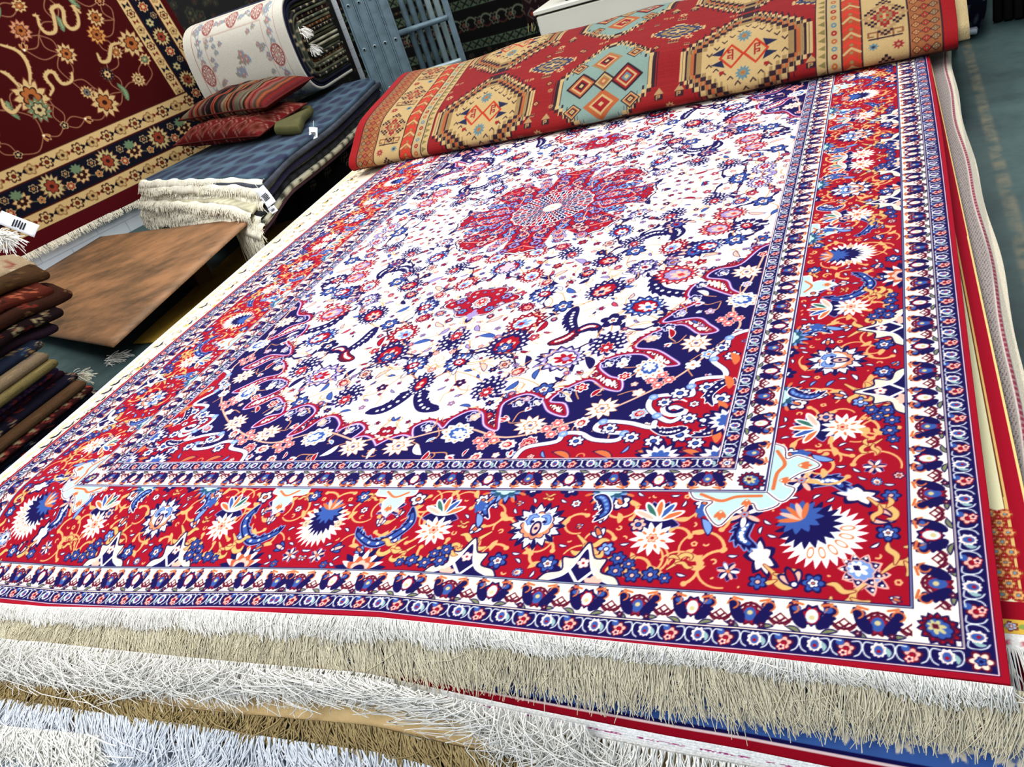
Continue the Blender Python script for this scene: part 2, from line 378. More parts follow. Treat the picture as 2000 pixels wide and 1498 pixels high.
def border_unit(c,L):
    """main red border along x (x from the rug corner), y 0.122..0.368 from the outer edge; c may be transposed"""
    y0,y1=.122,.368; ym=.262
    seqx=[(.565,'C'),(.815,'A'),(1.055,'C'),(1.345,'B'),(1.60,'C'),(1.80,'A'),(2.0,'C')] if L>1.5 else [(.565,'C'),(.815,'A'),(1.055,'C'),(QA,'B')]
    # thin stems first
    R0=random.Random(21)
    for k in range(int(46*L/QA)):
        x=R0.uniform(.40,L); yy=R0.uniform(y0+.035,y1-.035); a=R0.random()*6.28; q=R0.uniform(.022,.042)
        p=arc(x,yy,q,a,a+R0.uniform(2.4,4.2),16); c.stroke(p,np.linspace(.0018,.0034,16),hx(222,170,112)); c.disc(*p[-1],.006,hx(222,170,112))
        leaf(c,p[8][0],p[8][1],.03,.006,R0.random()*6,hx(222,170,112),None)
    C0=c
    G=lambda x,y,f=.62: PX(C0,x,y,f)
    for X,K in seqx:
        if X>L+.2: continue
        c=G(X,ym,.70)
        if K=='A':
            c.radial(X,ym,PI/2,.098,.092,teeth(18,.24),NAVY)
            c.radial(X,ym,PI/2,.088,.083,teeth(18,.26),WH)
            for k in range(18):
                t=(k+.5)/18*2*PI
                if k%2: c.radial(X+.068*math.sin(t),ym+.072*math.cos(t),PI/2-t,.018,.007,lambda t:1.,NAVY)
            c.radial(X,ym,PI/2,.058,.056,lobes(12,.12),NAVY); c.radial(X,ym,PI/2,.054,.052,lobes(12,.14),hx(222,140,104))
            c.disc(X,ym+.006,.042,WH,.04)
            for sg in (-1,1):
                saz(c,[(X+sg*.003,ym+.034),(X+sg*.024,ym+.036),(X+sg*.033,ym+.012),(X+sg*.018,ym+.002)],.0085,BLUE,LBL,WH,WH,4,False)
                c.disc(X+sg*.019,ym+.014,.0065,NAVY)
            c.radial(X,ym-.012,-PI/2,.03,.017,lambda t:1.,NAVY); c.radial(X,ym-.012,-PI/2,.021,.011,lambda t:1.,PNK); c.disc(X,ym-.012,.006,NAVY)
            c=C0
            for sg in (-1,1):
                for dx,dy in ((.055,-.098),(.045,.105)):
                    flower(c,X+sg*dx,ym+dy,.024,6,NAVY,BLUE if dy<0 else NAVY,PNK,sg*.3); flower(c,X+sg*dx,ym+dy,.012,5,NAVY,WH,ORG)
                bud(c,X+sg*.115,ym+.05,.014,PI/2-sg*.6,NAVY,BLUE,WH)
                saz(c,[(X+sg*.105,ym+.085),(X+sg*.125,ym+.08),(X+sg*.14,ym+.045),(X+sg*.12,ym+.015)],.0105,NAVY,BLUE,LBL,WH,8)
                bud(c,X+sg*.145,ym-.025,.017,PI/2+sg*.5,NAVY,WH,ORG)
                tan_branch(c,X+sg*.125,ym-.05,.055,sg,-1)
                flower(c,X+sg*.215,ym+.01,.02,6,NAVY,PNK,BLUE)
                # navy and white arch cartouche growing from the outer edge
                q=X+sg*.128
                arch=cr([(q-.085,y0),(q-.07,y0+.02),(q-.04,y0+.03),(q-.045,y0+.06),(q-.02,y0+.062),(q,y0+.10),(q+.02,y0+.062),(q+.045,y0+.06),(q+.04,y0+.03),(q+.07,y0+.02),(q+.085,y0)],5)
                c.poly(arch,hx(238,226,196)); c.stroke(arch,.0018,NAVY)
                inn=cr([(q-.07,y0),(q-.035,y0+.016),(q-.018,y0+.04),(q,y0+.085),(q+.018,y0+.04),(q+.035,y0+.016),(q+.07,y0)],5)
                c.poly(inn,NAVY); c.stroke(inn,.0014,WH); flower(c,q,y0+.048,.013,5,PNK,WH,RED); c.stroke([(q,y0),(q-.028,y0+.035)],.003,WH); c.stroke([(q,y0),(q+.028,y0+.035)],.003,WH)
                c.radial(q+sg*.03,y0+.004,PI/2,.016,.02,lobes(6,.3),PNK)
        if K=='C':
            c.radial(X,ym+.03,PI/2,.082,.07,teeth(9,.36),LAV); c.radial(X,ym+.03,PI/2,.077,.065,teeth(9,.38),NAVY)
            for k in range(5):
                t=(k-2)*.55; c.radial(X+.04*math.sin(t),ym+.032+.04*math.cos(t),PI/2-t,.042,.013,lambda t:1.,WH); c.radial(X+.042*math.sin(t),ym+.032+.042*math.cos(t),PI/2-t,.032,.008,lambda t:1.,(ORG,BLUE,ORG,hx(60,110,100),PNK)[k])
            c.radial(X,ym-.035,PI/2,.062,.066,teeth(13,.42),hx(248,244,232))
            for k in range(7): t=k/7*2*PI; c.radial(X+.032*math.sin(t),ym-.035+.03*math.cos(t),PI/2-t,.009,.004,lambda t:1.,ORG)
            flower(c,X,ym-.033,.018,6,ORG,PNK,RED)
            c=C0
            flower(c,X-.085,ym+.07,.021,7,NAVY,WH,ORG); c.radial(X-.085,ym+.05,0,.014,.02,lobes(5,.35),BLUE); flower(c,X+.085,ym+.07,.024,5,NAVY,hx(250,236,214),ORG)
            bud(c,X+.115,ym+.015,.015,PI/2,NAVY,WH,ORG); leaf(c,X-.1,ym+.012,.05,.009,1.1,NAVY,LBL)
            tan_branch(c,X+.045,ym-.09,.042,1,-1); tan_branch(c,X-.06,ym-.078,.036,-1,1)
            flower(c,X+.19*0+.085,ym-.055,.02,6,NAVY,LBL,WH)
            sg=-1 if K=='C' and X<.7 or (1.4<X<1.7) else 1
            # cluster of blue flowers by the outer edge
            for dx,dy,r in ((-.034,.03,.019),(0,.026,.018),(.034,.034,.019),(.036,.064,.018),(-.062,.024,.014),(.012,.052,.015)):
                flower(c,X-sg*.02+dx*sg*-1,y0+dy,r,6,NAVY,hx(52,80,150),PNK,dx*20)
            # spiky half blossom on the outer edge
            q=X-sg*.135 if X<.7 else X+.14
            c.clip=None
            c.radial(q,y0,PI/2,0.0666,0.0714,lambda t:teeth(11,.5)(t)*(np.cos(t)>-.02),NAVY); c.radial(q,y0,PI/2,0.0578,0.0612,lambda t:teeth(11,.55,.28)(t)*(np.cos(t)>-.02),WH)
            c.radial(q,y0,PI/2,0.0408,0.0442,lambda t:teeth(9,.3)(t)*(np.cos(t)>-.02),hx(190,96,66)); c.radial(q,y0,PI/2,0.0272,0.0286,lambda t:lobes(7,.2)(t)*(np.cos(t)>-.02),PNK); c.radial(q,y0,PI/2,0.0150,0.0163,lambda t:(np.cos(t)>-.02)*1.,NAVY)
            # dark teal half palmette on the inner edge
            q=X-.13 if X>.7 else X+.115
            c.radial(q,y1,-PI/2,0.0510,0.0578,lambda t:teeth(13,.4)(t)*(np.cos(t)>-.02),NAVY); c.radial(q,y1,-PI/2,0.0422,0.0476,lambda t:teeth(13,.45)(t)*(np.cos(t)>-.02),LBL)
            c.radial(q,y1,-PI/2,0.0286,0.0374,lambda t:lobes(9,.3)(t)*(np.cos(t)>-.02),DTEAL); c.radial(q,y1,-PI/2,0.0177,0.0258,lambda t:lobes(5,.3)(t)*(np.cos(t)>-.02),TEAL)
            for k in range(5): 
                t=(k-2)*.6; c.radial(q+.048*math.sin(t),y1-.04*math.cos(t),-PI/2+t,.01,.004,lambda t:1.,ORG)
        if K=='B':
            c.radial(X,ym-.015,-PI/2,.10,.10,teeth(26,.3),hx(250,247,238)); c.radial(X,ym-.02,-PI/2,.085,.07,teeth(18,.3),WH)
            c.radial(X,ym+.015,PI/2,.085,.064,teeth(20,.3),NAVY); c.radial(X,ym+.04,PI/2,.058,.05,teeth(12,.34),BLUE)
            for k in range(5):
                t=(k-2)*.5; c.radial(X+.03*math.sin(t),ym+.045+.028*math.cos(t),PI/2-t,.026,.007,lambda t:1.,ORG if k%2==0 else PNK)
            for sg in (-1,1):
                flower(c,X+sg*.07,ym-.015,.017,6,ORG,hx(222,214,190),hx(150,170,170)); leaf(c,X+sg*.03,ym-.07,.03,.006,1.4,ORG,WH)
            c=C0
            for sg in (-1,1):
                saz(c,[(X+sg*.23,ym+.045),(X+sg*.245,ym-.01),(X+sg*.19,ym-.065),(X+sg*.13,ym-.045),(X+sg*.11,ym-.02)],.0105,NAVY,BLUE,WH,LBL,10)
                c.radial(X+sg*.17,ym+.045,PI/2,.04,.04,teeth(7,.42),LAV); c.radial(X+sg*.17,ym+.045,PI/2,.036,.036,teeth(7,.44),NAVY)
                for k in range(6): t=k/6*2*PI; c.radial(X+sg*.17+.02*math.sin(t),ym+.045+.02*math.cos(t),PI/2-t,.014,.005,lambda t:1.,WH if k%2 else PNK)
                flower(c,X+sg*.17,ym+.045,.010,5,ORG,LBL,RED); bud(c,X+sg*.165,ym-.012,.015,PI/2,NAVY,WH,PNK)
                flower(c,X+sg*.075,y1-.03,.022,7,NAVY,BLUE,PNK); flower(c,X+sg*.075,y1-.03,.011,5,NAVY,WH,ORG)
                tan_branch(c,X+sg*.235,ym-.07,.05,-sg,-1); tan_branch(c,X+sg*.1,ym+.075,.03,sg,1)
                bud(c,X+sg*.075,y0+.055,.017,PI/2-sg*1.2,NAVY,BLUE,PNK); bud(c,X+sg*.16,y0+.05,.014,PI/2+sg*1.,NAVY,LBL,ORG)
                # pale cartouche hanging from the inner edge
                q=X+sg*.165
                P=cr([(q-.05,y1),(q-.05,y1-.02),(q-.025,y1-.03),(q-.03,y1-.05),(q,y1-.088),(q+.025,y1-.05),(q+.02,y1-.03),(q+.055,y1-.024),(q+.06,y1)],5)
                c.poly(P,TEAL); c.stroke(P,.0022,WH); stem(c,[(q-.03,y1-.014),(q,y1-.03),(q+.03,y1-.012)],.003,ORG); bud(c,q,y1-.06,.01,-PI/2,ORG,ORG,ORG)
    c=C0; R=random.Random(9)
    def small(x,y,R):
        k=R.randrange(6); a=R.random()*6.28; r=R.uniform(.010,.0135)
        if k==0: flower(c,x,y,r,6,NAVY,R.choice([BLUE,WH,PNK]),ORG,a)
        elif k==1: bud(c,x,y,r*.8,a,NAVY,R.choice([WH,PNK,LBL]),ORG)
        elif k==2: leaf(c,x,y,r*2.4,r*.42,a,NAVY,R.choice([LBL,WH]))
        elif k==3: tan_branch(c,x,y,r*1.6,R.choice([-1,1]),R.choice([-1,1]))
        elif k==4: c.stroke(arc(x,y,r*.8,a,a+4.2,9),.0024,hx(218,176,112)); c.disc(x,y,.003,hx(218,176,112))
        else: palmette(c,x,y,r,a,(NAVY,BLUE,WH,WH,ORG),9)
    def mid(x,y,R):
        k=R.randrange(5); a=R.random()*6.28
        if k==0: flower(c,x,y,.022,6,NAVY,BLUE,PNK,a); flower(c,x,y,.012,5,NAVY,WH,ORG)
        elif k==1: palmette(c,x,y,.02,a,(NAVY,R.choice([WH,hx(250,236,214)]),ORG,NAVY,PNK),9,1.2,.34)
        elif k==2: lot(x,y,a)
        elif k==3: saz(c,[(x-.02*math.cos(a),y-.02*math.sin(a)),(x+.008*math.sin(a),y-.008*math.cos(a)),(x+.02*math.cos(a),y+.02*math.sin(a))],.008,NAVY,BLUE,WH,LBL,6)
        else: bud(c,x,y,.016,a,NAVY,WH,ORG)
    def lot(x,y,a):
        c.radial(x,y,a,.024,.022,teeth(7,.42),LAV); c.radial(x,y,a,.022,.020,teeth(7,.44),NAVY)
        for k in range(6): t=a+k/6*2*PI; c.radial(x+.012*math.cos(t),y+.012*math.sin(t),t,.008,.0032,lambda q:1.,WH if k%2 else PNK)
        c.disc(x,y,.004,ORG)
    free_fill(c,R,int(30000*(L/QA)),RED,(.14,L,y0+.018,y1-.018),.024,mid,.9 if False else .03)
    free_fill(c,R,int(26000*(L/QA)),RED,(.14,L,y0+.012,y1-.012),.0165,small); free_fill(c,R,int(26000*(L/QA)),RED,(.14,L,y0+.012,y1-.012),.010,lambda x,y,R:(c.stroke(arc(x,y,.005,R.random()*6,R.random()*6+3,6),.0018,hx(222,176,120)) if R.random()<.5 else leaf(c,x,y,.02,.004,R.random()*6,NAVY,WH)))
def spandrel_pts():
    pts=[(.462,1.472),(.50,1.44),(.545,1.35),(.609,1.334),(.63,1.29),(.57,1.26),(.545,1.20),(.49,1.152),(.54,1.165),(.60,1.21),(.655,1.25),(.668,1.19),(.63,1.15),(.685,1.099),(.71,1.05),(.62,1.06),(.58,1.02),(.553,.982),
         (.60,.975),(.66,1.03),(.736,.986),(.76,.93),(.70,.91),(.655,.87),(.626,.833),(.68,.835),(.73,.89),(.80,.89),(.838,.85),(.80,.80),(.762,.78),(.753,.731),(.80,.745),(.85,.785),(.906,.745),(.93,.70),(.885,.685),(.865,.632),
         (.92,.655),(.96,.71),(1.01,.735),(1.06,.70),(1.05,.64),(1.035,.584),(1.08,.605),(1.11,.66),(1.15,.67),(1.19,.635),(1.20,.60),(1.225,.62),(1.257,.632),(1.29,.61),(1.285,.585),(1.276,.565),(1.31,.575),(1.345,.56),(1.372,.533)]
    return cr(pts,5)
def weave_quarter():
    res=.001; c=CV(QA,QB,res,WH)
    # ---- ivory field
    R=random.Random(3)
    main=[]
    def put(px,py,fn): main.append((*ab(px,py),fn))
    pal=[(NAVY,hx(40,28,90),WH,RED,PNK),(WINE,RED,WH,hx(250,240,225),LBL),(NAVY,BLUE,WH,RED,WH),(WINE,hx(196,60,70),hx(250,235,225),LAV,PNK),(NAVY,LAV,WH,WH,RED),(NAVY,hx(40,28,90),PNK,BLUE,RED)]
    def lotus(x,y,r,rot,cols):
        o,a,b,d,e=cols
        c.radial(x,y,rot,r*1.05,r*.95,lambda t:teeth(11,.3)(t)*(.86+.2*np.cos(t)),o)
        for ring,n,L,W,cc in ((.0,9,1.0,.2,a),(.0,7,.8,.17,b)):
            for k in range(n):
                t=rot+(k-(n-1)/2)*(4.2/n); 
                for g,q in ((1.,o),(.78,cc)): c.radial(x+math.cos(t)*L*r*.55,y+math.sin(t)*L*r*.55,t,r*.42*L*g+.001,r*W*g*.8,lambda q:1.,q)
        c.radial(x,y,rot,r*.5,r*.42,lobes(8,.2),o); c.radial(x,y,rot,r*.42,r*.34,lobes(8,.2),d); c.radial(x+.05*r*math.cos(rot),y+.05*r*math.sin(rot),rot,r*.27,r*.2,lobes(5,.4),e); c.disc(x,y,r*.08,o)
        for sg in (-1,1): leaf(c,x-math.cos(rot-sg)*r*.95,y-math.sin(rot-sg)*r*.95,r*.8,r*.14,-rot+sg*1.2,o,b)
    kk=[0]
    def P(i,r,rot=0.,n=15):
        kk[0]+=1; q=kk[0]%3; r=r*.96
        return (lambda x,y:palmette(c,x,y,r,rot,pal[i],n)) if q else (lambda x,y:lotus(x,y,r,rot,pal[i]))
    B=lambda r,rot=PI/2:(lambda x,y:berry(c,x,y,r*.9,rot))
    Fw=lambda r,n=6,a=BLUE:(lambda x,y:(flower(c,x,y,r,n,NAVY,a,RED,.2),flower(c,x,y,r*.5,5,NAVY,WH,ORG)))
    for a in [(1034,632,P(1,.062,2.6)),(1001,677,P(0,.075,PI/2,18)),(1076,575,P(2,.058,.4)),(1112,599,Fw(.038)),(1190,569,P(0,.064,2.2,17)),(1277,599,P(2,.062,.5)),(1268,524,P(4,.058,1.6)),(1340,536,P(3,.066,.3)),
        (1211,626,Fw(.04,5,NAVY)),(1307,629,Fw(.03,6,NAVY)),(1202,671,B(.066)),(1115,701,P(4,.068,.2)),(968,758,B(.062,PI/2)),(1076,761,Fw(.034)),(1369,490,P(5,.074,PI/2,18)),(1449,467,Fw(.042,8,BLUE)),(1416,446,P(3,.056,.4)),(1491,437,Fw(.04,8,NAVY)),
        (825,753,P(0,.058,PI/2,20)),(910,708,P(2,.054,.5)),(998,680,Fw(.03)),(1226,453,P(2,.05,1.)),(1125,495,B(.055,.9)),(1060,493,P(1,.05,.7)),(1261,418,P(4,.05,.9)),(1326,418,B(.055,2.)),(1253,490,Fw(.04)),(1407,580,Fw(.03,5,PNK))]: put(*a)
    main.append((QA,1.05,B(.068,-PI/2))); main.append((QA-.13,1.43,P(1,.05,1.2))); main.append((QA-.02,1.52,P(2,.05,PI/2)))
    main+= [(.56,1.62,P(0,.055,1.)),(.53,1.80,Fw(.04)),(.62,1.73,P(3,.055,.2)),(.70,1.88,B(.055)),(.56,1.97,P(4,.05,1.4)),(.80,1.70,P(5,.055,.8)),(.66,1.50,P(2,.05,.2)),(.78,1.52,P(1,.05,2.)),(.93,1.60,B(.05,1.)),(.84,1.40,P(4,.055,.4)),(.98,1.48,P(0,.05,.1)),(.64,2.03,Fw(.04))]
    # vines
    vis=[(m[0],m[1]) for m in main]
    for i,(x,y) in enumerate(vis):
        ds=sorted((math.hypot(x-u,y-v),u,v) for j,(u,v) in enumerate(vis) if j!=i)[:3]
        for k,(d,u,v) in enumerate(ds):
            if d>.34: continue
            nx,ny=-(v-y)/d,(u-x)/d; s=(.28 if (i+k)%2 else -.28)*d
            p=cr([(x,y),(x+(u-x)*.3+nx*s,y+(v-y)*.3+ny*s),(x+(u-x)*.7+nx*s*.7,y+(v-y)*.7+ny*s*.7),(u,v)],10)
            c.stroke(p,.0021 if k!=1 else .0034,hx(214,140,96) if k!=1 else hx(52,30,70))
            if k==1:
                for q in (.35,.65):
                    e=p[int(len(p)*q)]; leaf(c,e[0],e[1],.045,.007,R.random()*6,NAVY,None,.3)
    big=[]
    sazs=[[(1139,600),(1128,628),(1142,655)],[(1085,672),(1120,660),(1145,640)],[(1140,648),(1165,638),(1188,640)],[(1290,540),(1300,565),(1345,572),(1385,567)],[(775,800),(760,780),(790,765),(800,778)],[(868,800),(838,795),(832,770),(850,766)],[(1318,440),(1340,452),(1325,470)],[(1255,470),(1290,455),(1330,455)]]
    for k,s in enumerate(sazs):
        p=[ab(*q) for q in s]; saz(c,p,.017,NAVY if k!=1 else WINE,RED if k in (1,2) else NAVY,WH,NAVY,10); big+=[(q[0],q[1],.05) for q in p]
    for m in main: m[2](m[0],m[1]); big.append((m[0],m[1],.058))
    # many small buds, blossoms and leaves between
    small=[]
    def filler(test,n,cols,dmin,rs,big,dark=False):
        for _ in range(n):
            x=R.uniform(.48,QA); y=R.uniform(.48,QB)
            if not test(x,y): continue
            if any((x-u)**2+(y-v)**2<(r+rs)**2 for u,v,r in big): continue
            if any((x-u)**2+(y-v)**2<dmin**2 for u,v in small): continue
            small.append((x,y)); k=R.randrange(6); a=R.random()*2*PI; r=rs*R.uniform(.7,1.15); cc=R.choice(cols)
            stem(c,[(x-.05*math.cos(a),y-.05*math.sin(a)),(x-.02*math.cos(a+.6),y-.02*math.sin(a+.6)),(x,y)],.0017,hx(216,150,102))
            if k==0: flower(c,x,y,r,6,NAVY if not dark else WH,cc,ORG,a)
            elif k==1: bud(c,x,y,r*.72,a,NAVY if not dark else WH,cc,RED)
            elif k==2: leaf(c,x,y,r*2.7,r*.45,a,NAVY if not dark else WH,cc)
            elif k==3: flower(c,x,y,r*.9,5,WINE if not dark else PNK,cc,WH,a)
            elif k==4: palmette(c,x,y,r*1.15,a,(NAVY if not dark else WH,cc,WH,RED,PNK),9)
            else: 
                c.stroke(arc(x,y,r*.6,a,a+4.4,9),.0017,hx(214,140,96)); leaf(c,x+r*.6,y,r*2,r*.4,a+1,NAVY if not dark else WH,R.choice(cols))
    filler(lambda x,y:True,9000,[RED,PNK,LAV,BLUE,hx(190,70,90),NAVY],.056,.0245,big); filler(lambda x,y:True,9000,[RED,PNK,LAV,BLUE,hx(190,70,90),NAVY],.036,.0135,big)
    # ---- medallion with two pendants
    mx,my=QA,QB
    Rm=lambda f:(lambda t:f*(.55+.34*np.abs(np.cos(4*t))**1.3+.15*np.abs(np.sin(8*t))**.8*np.abs(np.cos(4*t))+.03*np.cos(32*t)))
    for g,cc in ((.452,NAVY),(.446,WH),(.438,WINE),(.432,RED)): c.radial(mx,my,0,g,g*.965,Rm(1.),cc)
    Q2=R
    for ring,n,r in ((.345,24,.030),(.295,24,.031),(.245,20,.033),(.20,22,.026),(.395,16,.026)):
        for k in range(n):
            t=(k+.5)/n*2*PI; x,y=mx+ring*math.cos(t),my+ring*.965*math.sin(t)
            if x>mx+.05 or y>my+.05: continue
            (flower if k%2 else palmette)(c,x,y,r,*( (6,NAVY,[PNK,LBL,LAV][k%3],RED) if k%2 else (t,(NAVY,[BLUE,LAV,hx(60,40,100)][k%3],WH,PNK,RED),11)))
    for k in range(16):
        t=k/16*2*PI+.1; p=[(mx+(.2+.2*s)*math.cos(t+.25*math.sin(s*5)),my+(.2+.2*s)*math.sin(t+.25*math.sin(s*5))) for s in (0,.3,.6,.9)]
        stem(c,p,.0024,hx(236,170,150))
    c.radial(mx,my,0,.175,.17,lobes(16,.1),WH); c.radial(mx,my,0,.17,.165,lobes(16,.1),NAVY)
    for ring,n,r in ((.15,32,.019),(.122,28,.018),(.097,24,.016),(.073,20,.014),(.052,16,.011)):
        for k in range(n):
            t=(k+(.5 if n%8 else 0))/n*2*PI; x,y=mx+ring*math.cos(t),my+ring*math.sin(t)
            c.radial(x,y,t,r,r*.62,lambda q:1.,WH); c.radial(x,y,t,r*.8,r*.42,lambda q:1.,[NAVY,WINE,RED][k%3]); 
    c.disc(mx,my,.04,hx(238,196,180)); c.radial(mx,my,0,.034,.03,lobes(12,.3),hx(250,238,220)); c.disc(mx,my,.012,PNK)
    py=1.285
    Rp=lambda t:.7+.3*np.abs(np.cos(2*t))**.6+.1*np.cos(6*t)
    for g,cc in ((1.0,NAVY),(.965,WH),(.93,WINE),(.9,RED)): c.radial(mx,py,0,.135*g,.10*g,Rp,cc)
    palmette(c,mx,py,.04,-PI/2,(NAVY,WH,RED,PNK,RED),11); flower(c,mx-.085,py+.02,.024,6,NAVY,LAV,RED); flower(c,mx-.05,py-.055,.02,6,NAVY,LBL,RED); bud(c,mx-.07,py-.03,.016,3.,NAVY,PNK,WH)
    c.radial(mx,1.53,0,.034,.05,lobes(6,.4),NAVY); c.radial(mx,1.53,0,.03,.045,lobes(6,.4),hx(226,180,190)); c.radial(mx,1.20,0,.02,.035,lobes(4,.4),LAV)
    # ---- navy spandrel
    sp=spandrel_pts(); T=np.gradient(sp,axis=0); T/=np.linalg.norm(T,axis=1)[:,None]+1e-9; Nn=np.stack([T[:,1],-T[:,0]],1)
    inside=np.vstack([sp,[(QA+.01,.46),(.46,.46)]])
    # outer normal points into the ivory
    L=np.concatenate([[0],np.cumsum(np.linalg.norm(np.diff(sp,axis=0),axis=1))])
    c.stroke(sp,.0115,WINE)
    for s in np.arange(0,L[-1],.017):
        i=min(np.searchsorted(L,s),len(sp)-1); n=-Nn[i]
        for sg in (1,-1):
            q=sp[i]+n*sg*.008; c.seg(q,q+n*sg*.011+T[i]*.006,.0055,.001,WINE); c.seg(q,q+n*sg*.006+T[i]*.004,.003,.001,RED)
    c.stroke(sp,.0095,RED)
    for s in np.arange(0,L[-1],.022):
        i=min(np.searchsorted(L,s),len(sp)-1); c.disc(*(sp[i]),.0035,PNK)
    c.poly(inside,NAVY)
    c.stroke(sp,.0042,hx(112,84,160)); c.stroke(sp,.0018,hx(226,196,214))
    w=c.mask(inside); m=np.zeros(c.img.shape[:2],np.float32); m[w[2]:w[3],w[0]:w[1]]=w[4]
    small.clear()
    # navy islands reach into the ivory: small blossoms in each lobe
    for (x,y) in [(.59,1.31),(.64,1.25),(.675,1.09),(.645,1.17),(.72,.98),(.69,1.02),(.82,.86),(.78,.875),(.90,.735),(1.02,.70),(.97,.70),(1.13,.645),(1.25,.61)]:
        flower(c,x,y,.022,5,hx(190,190,220),NAVY,PNK); bud(c,x,y,.013,4.,WH,NAVY,PNK)
    stem(c,[(.48,1.42),(.50,1.25),(.53,1.10),(.50,1.0),(.55,.90),(.62,.78),(.74,.67),(.86,.60),(1.0,.555),(1.15,.60),(1.3,.555),(1.37,.57)],.0032,hx(226,176,150))
    inm=lambda x,y:m[min(int(y/res),m.shape[0]-1),min(int(x/res),m.shape[1]-1)]>.5
    big2=[]
    for x,y,f in [(.515,1.14,0),(.60,.99-.06,1),(.66,.77,2),(.52,1.30,1),(.78,.66,1),(.70,.86-.03,0),(.95,.60,1),(1.14,.575,0),(1.3,.53,1),(.53,1.04,2),(.88,.585,2),(1.05,.545,2)]:
        if f==0: palmette(c,x,y,.042,1.+x*5,(WH,hx(246,220,200),ORG,BLUE,WH),11)
        elif f==1: c.radial(x,y,x*7,.048,.042,teeth(11,.4),hx(190,120,90)); c.radial(x,y,x*7,.045,.039,teeth(11,.42),hx(252,236,214)); flower(c,x,y,.02,6,ORG,WH,BLUE)
        else:
            for k in range(4): flower(c,x+.022*math.cos(k*1.6),y+.022*math.sin(k*1.6),.017,6,PNK,hx(200,90,100),WH)
        big2.append((x,y,.045))
    filler(lambda x,y:inm(x,y) and inm(x+.02,y) and inm(x-.02,y) and inm(x,y+.02) and inm(x,y-.02),5000,[RED,PNK,LAV,LBL,hx(250,230,210)],.05,.019,big2,True)
    # ---- red corner with white ribbon outline
    rc=cr([(.46,.978),(.49,.97),(.518,.945),(.52,.90),(.545,.87),(.542,.84),(.51,.80),(.505,.772),(.54,.77),(.575,.76),(.578,.736),(.57,.70),(.61,.705),(.661,.698),(.665,.66),(.637,.624),(.60,.60),(.575,.63),(.60,.655),(.62,.645)],5)
    rc2=cr([(.637,.60),(.643,.58),(.70,.60),(.763,.606),(.775,.58),(.74,.565),(.70,.56),(.715,.535),(.769,.54),(.81,.565),(.851,.563),(.86,.535),(.933,.513),(.95,.46)],5)
    poly=np.vstack([rc[:-20],[(.637,.61)],rc2,[(.46,.46)]])
    c.poly(poly,RED)
    for q in (rc,rc2): c.stroke(q,.0085,NAVY); c.stroke(q,.0065,hx(250,246,244))
    for x,y in [(.518,.945),(.542,.85),(.578,.736),(.661,.698),(.637,.624),(.763,.606),(.70,.56),(.851,.563)]: c.disc(x,y,.012,LBL); c.disc(x,y,.006,hx(170,190,225))
    c.stroke(arc(.60,.655,.03,-2.5,2.4,14),np.linspace(.009,.002,14),WH); c.stroke(arc(.60,.655,.02,-2.5,2.2,14),np.linspace(.006,.001,14),NAVY)
    for x,y,r in [(.53,.90,.02),(.60,.72-.01,.024),(.54,.73,.022),(.63,.675,.018),(.57,.55,.026),(.51,.60,.028),(.74,.58,.02),(.68,.545,.02),(.50,.86,.02),(.81,.535,.02),(.625,.53,.022),(.53,.52,.02),(.50,.68,.024),(.56,.61,.02)]:
        flower(c,x,y,r*1.15,7,NAVY,WH,BLUE,x*9)
    for p in [[(.475,.74),(.50,.75),(.53,.70),(.515,.655)],[(.56,.575),(.60,.56),(.64,.575)],[(.485,.60),(.50,.56),(.545,.545)]]: saz(c,p,.011,NAVY,NAVY,WH,WH,6)
    for q in (.50,.60,.70,.80): leaf(c,q+.03,.49,.06,.01,.4,NAVY,ORG); leaf(c,.49,q+.05,.06,.01,1.2,ORG,ORG)
    for xy in ((.472,.60),(.60,.472),(.472,.472)): c.radial(*xy,0,.06,.06,teeth(14,.3),NAVY); c.radial(*xy,0,.045,.045,teeth(14,.35),hx(236,226,224)); c.radial(*xy,0,.026,.026,lobes(8,.3),BLUE)
    # ---- whatever ground is still bare gets small sprigs
    def sprig(cols,o,sc=1.):
        def f(x,y,R):
            k=R.randrange(5); a=R.random()*6.28; r=sc*R.uniform(.009,.013); cc=R.choice(cols)
            if k==0: flower(c,x,y,r,6,o,cc,ORG,a)
            elif k==1: bud(c,x,y,r*.8,a,o,cc,RED if o!=WH else PNK)
            elif k==2: leaf(c,x,y,r*2.6,r*.4,a,o,cc)
            elif k==3: c.stroke(arc(x,y,r*.7,a,a+4.,8),.0017,hx(214,140,96)); leaf(c,x+r*math.cos(a),y+r*math.sin(a),r*1.6,r*.3,a,o,None)
            else: flower(c,x,y,r*.9,5,WINE if o!=WH else PNK,cc,WH,a)
        return f
    free_fill(c,R,30000,WH,(.5,QA,.5,QB),.021,sprig([RED,PNK,LAV,BLUE,hx(190,70,90)],NAVY,1.2)); 
    free_fill(c,R,16000,RED,(QA-.45,QA,QB-.45,QB),.020,sprig([LBL,PNK,LAV,hx(70,50,120)],NAVY,1.5)); free_fill(c,R,16000,RED,(QA-.45,QA,QB-.45,QB),.011,sprig([LBL,PNK,LAV,WH],NAVY,.85))
    free_fill(c,R,9000,RED,(.48,1.0,.48,1.0),.016,sprig([WH,PNK,LBL],NAVY,1.1)); free_fill(c,R,9000,NAVY,(.48,QA,.48,1.45),.0175,sprig([RED,PNK,LBL,hx(250,226,206)],WH,.95))
    free_fill(c,R,5000,RED,(QA-.14,QA,1.15,1.42),.012,sprig([LAV,PNK,WH],NAVY,.9))
    # ---- borders
    for d,cc in ((.472,NAVY),(.435,WH),(.368,RED)):
        c.rect(0,99,0,d,cc); c.rect(0,d,0,99,cc)
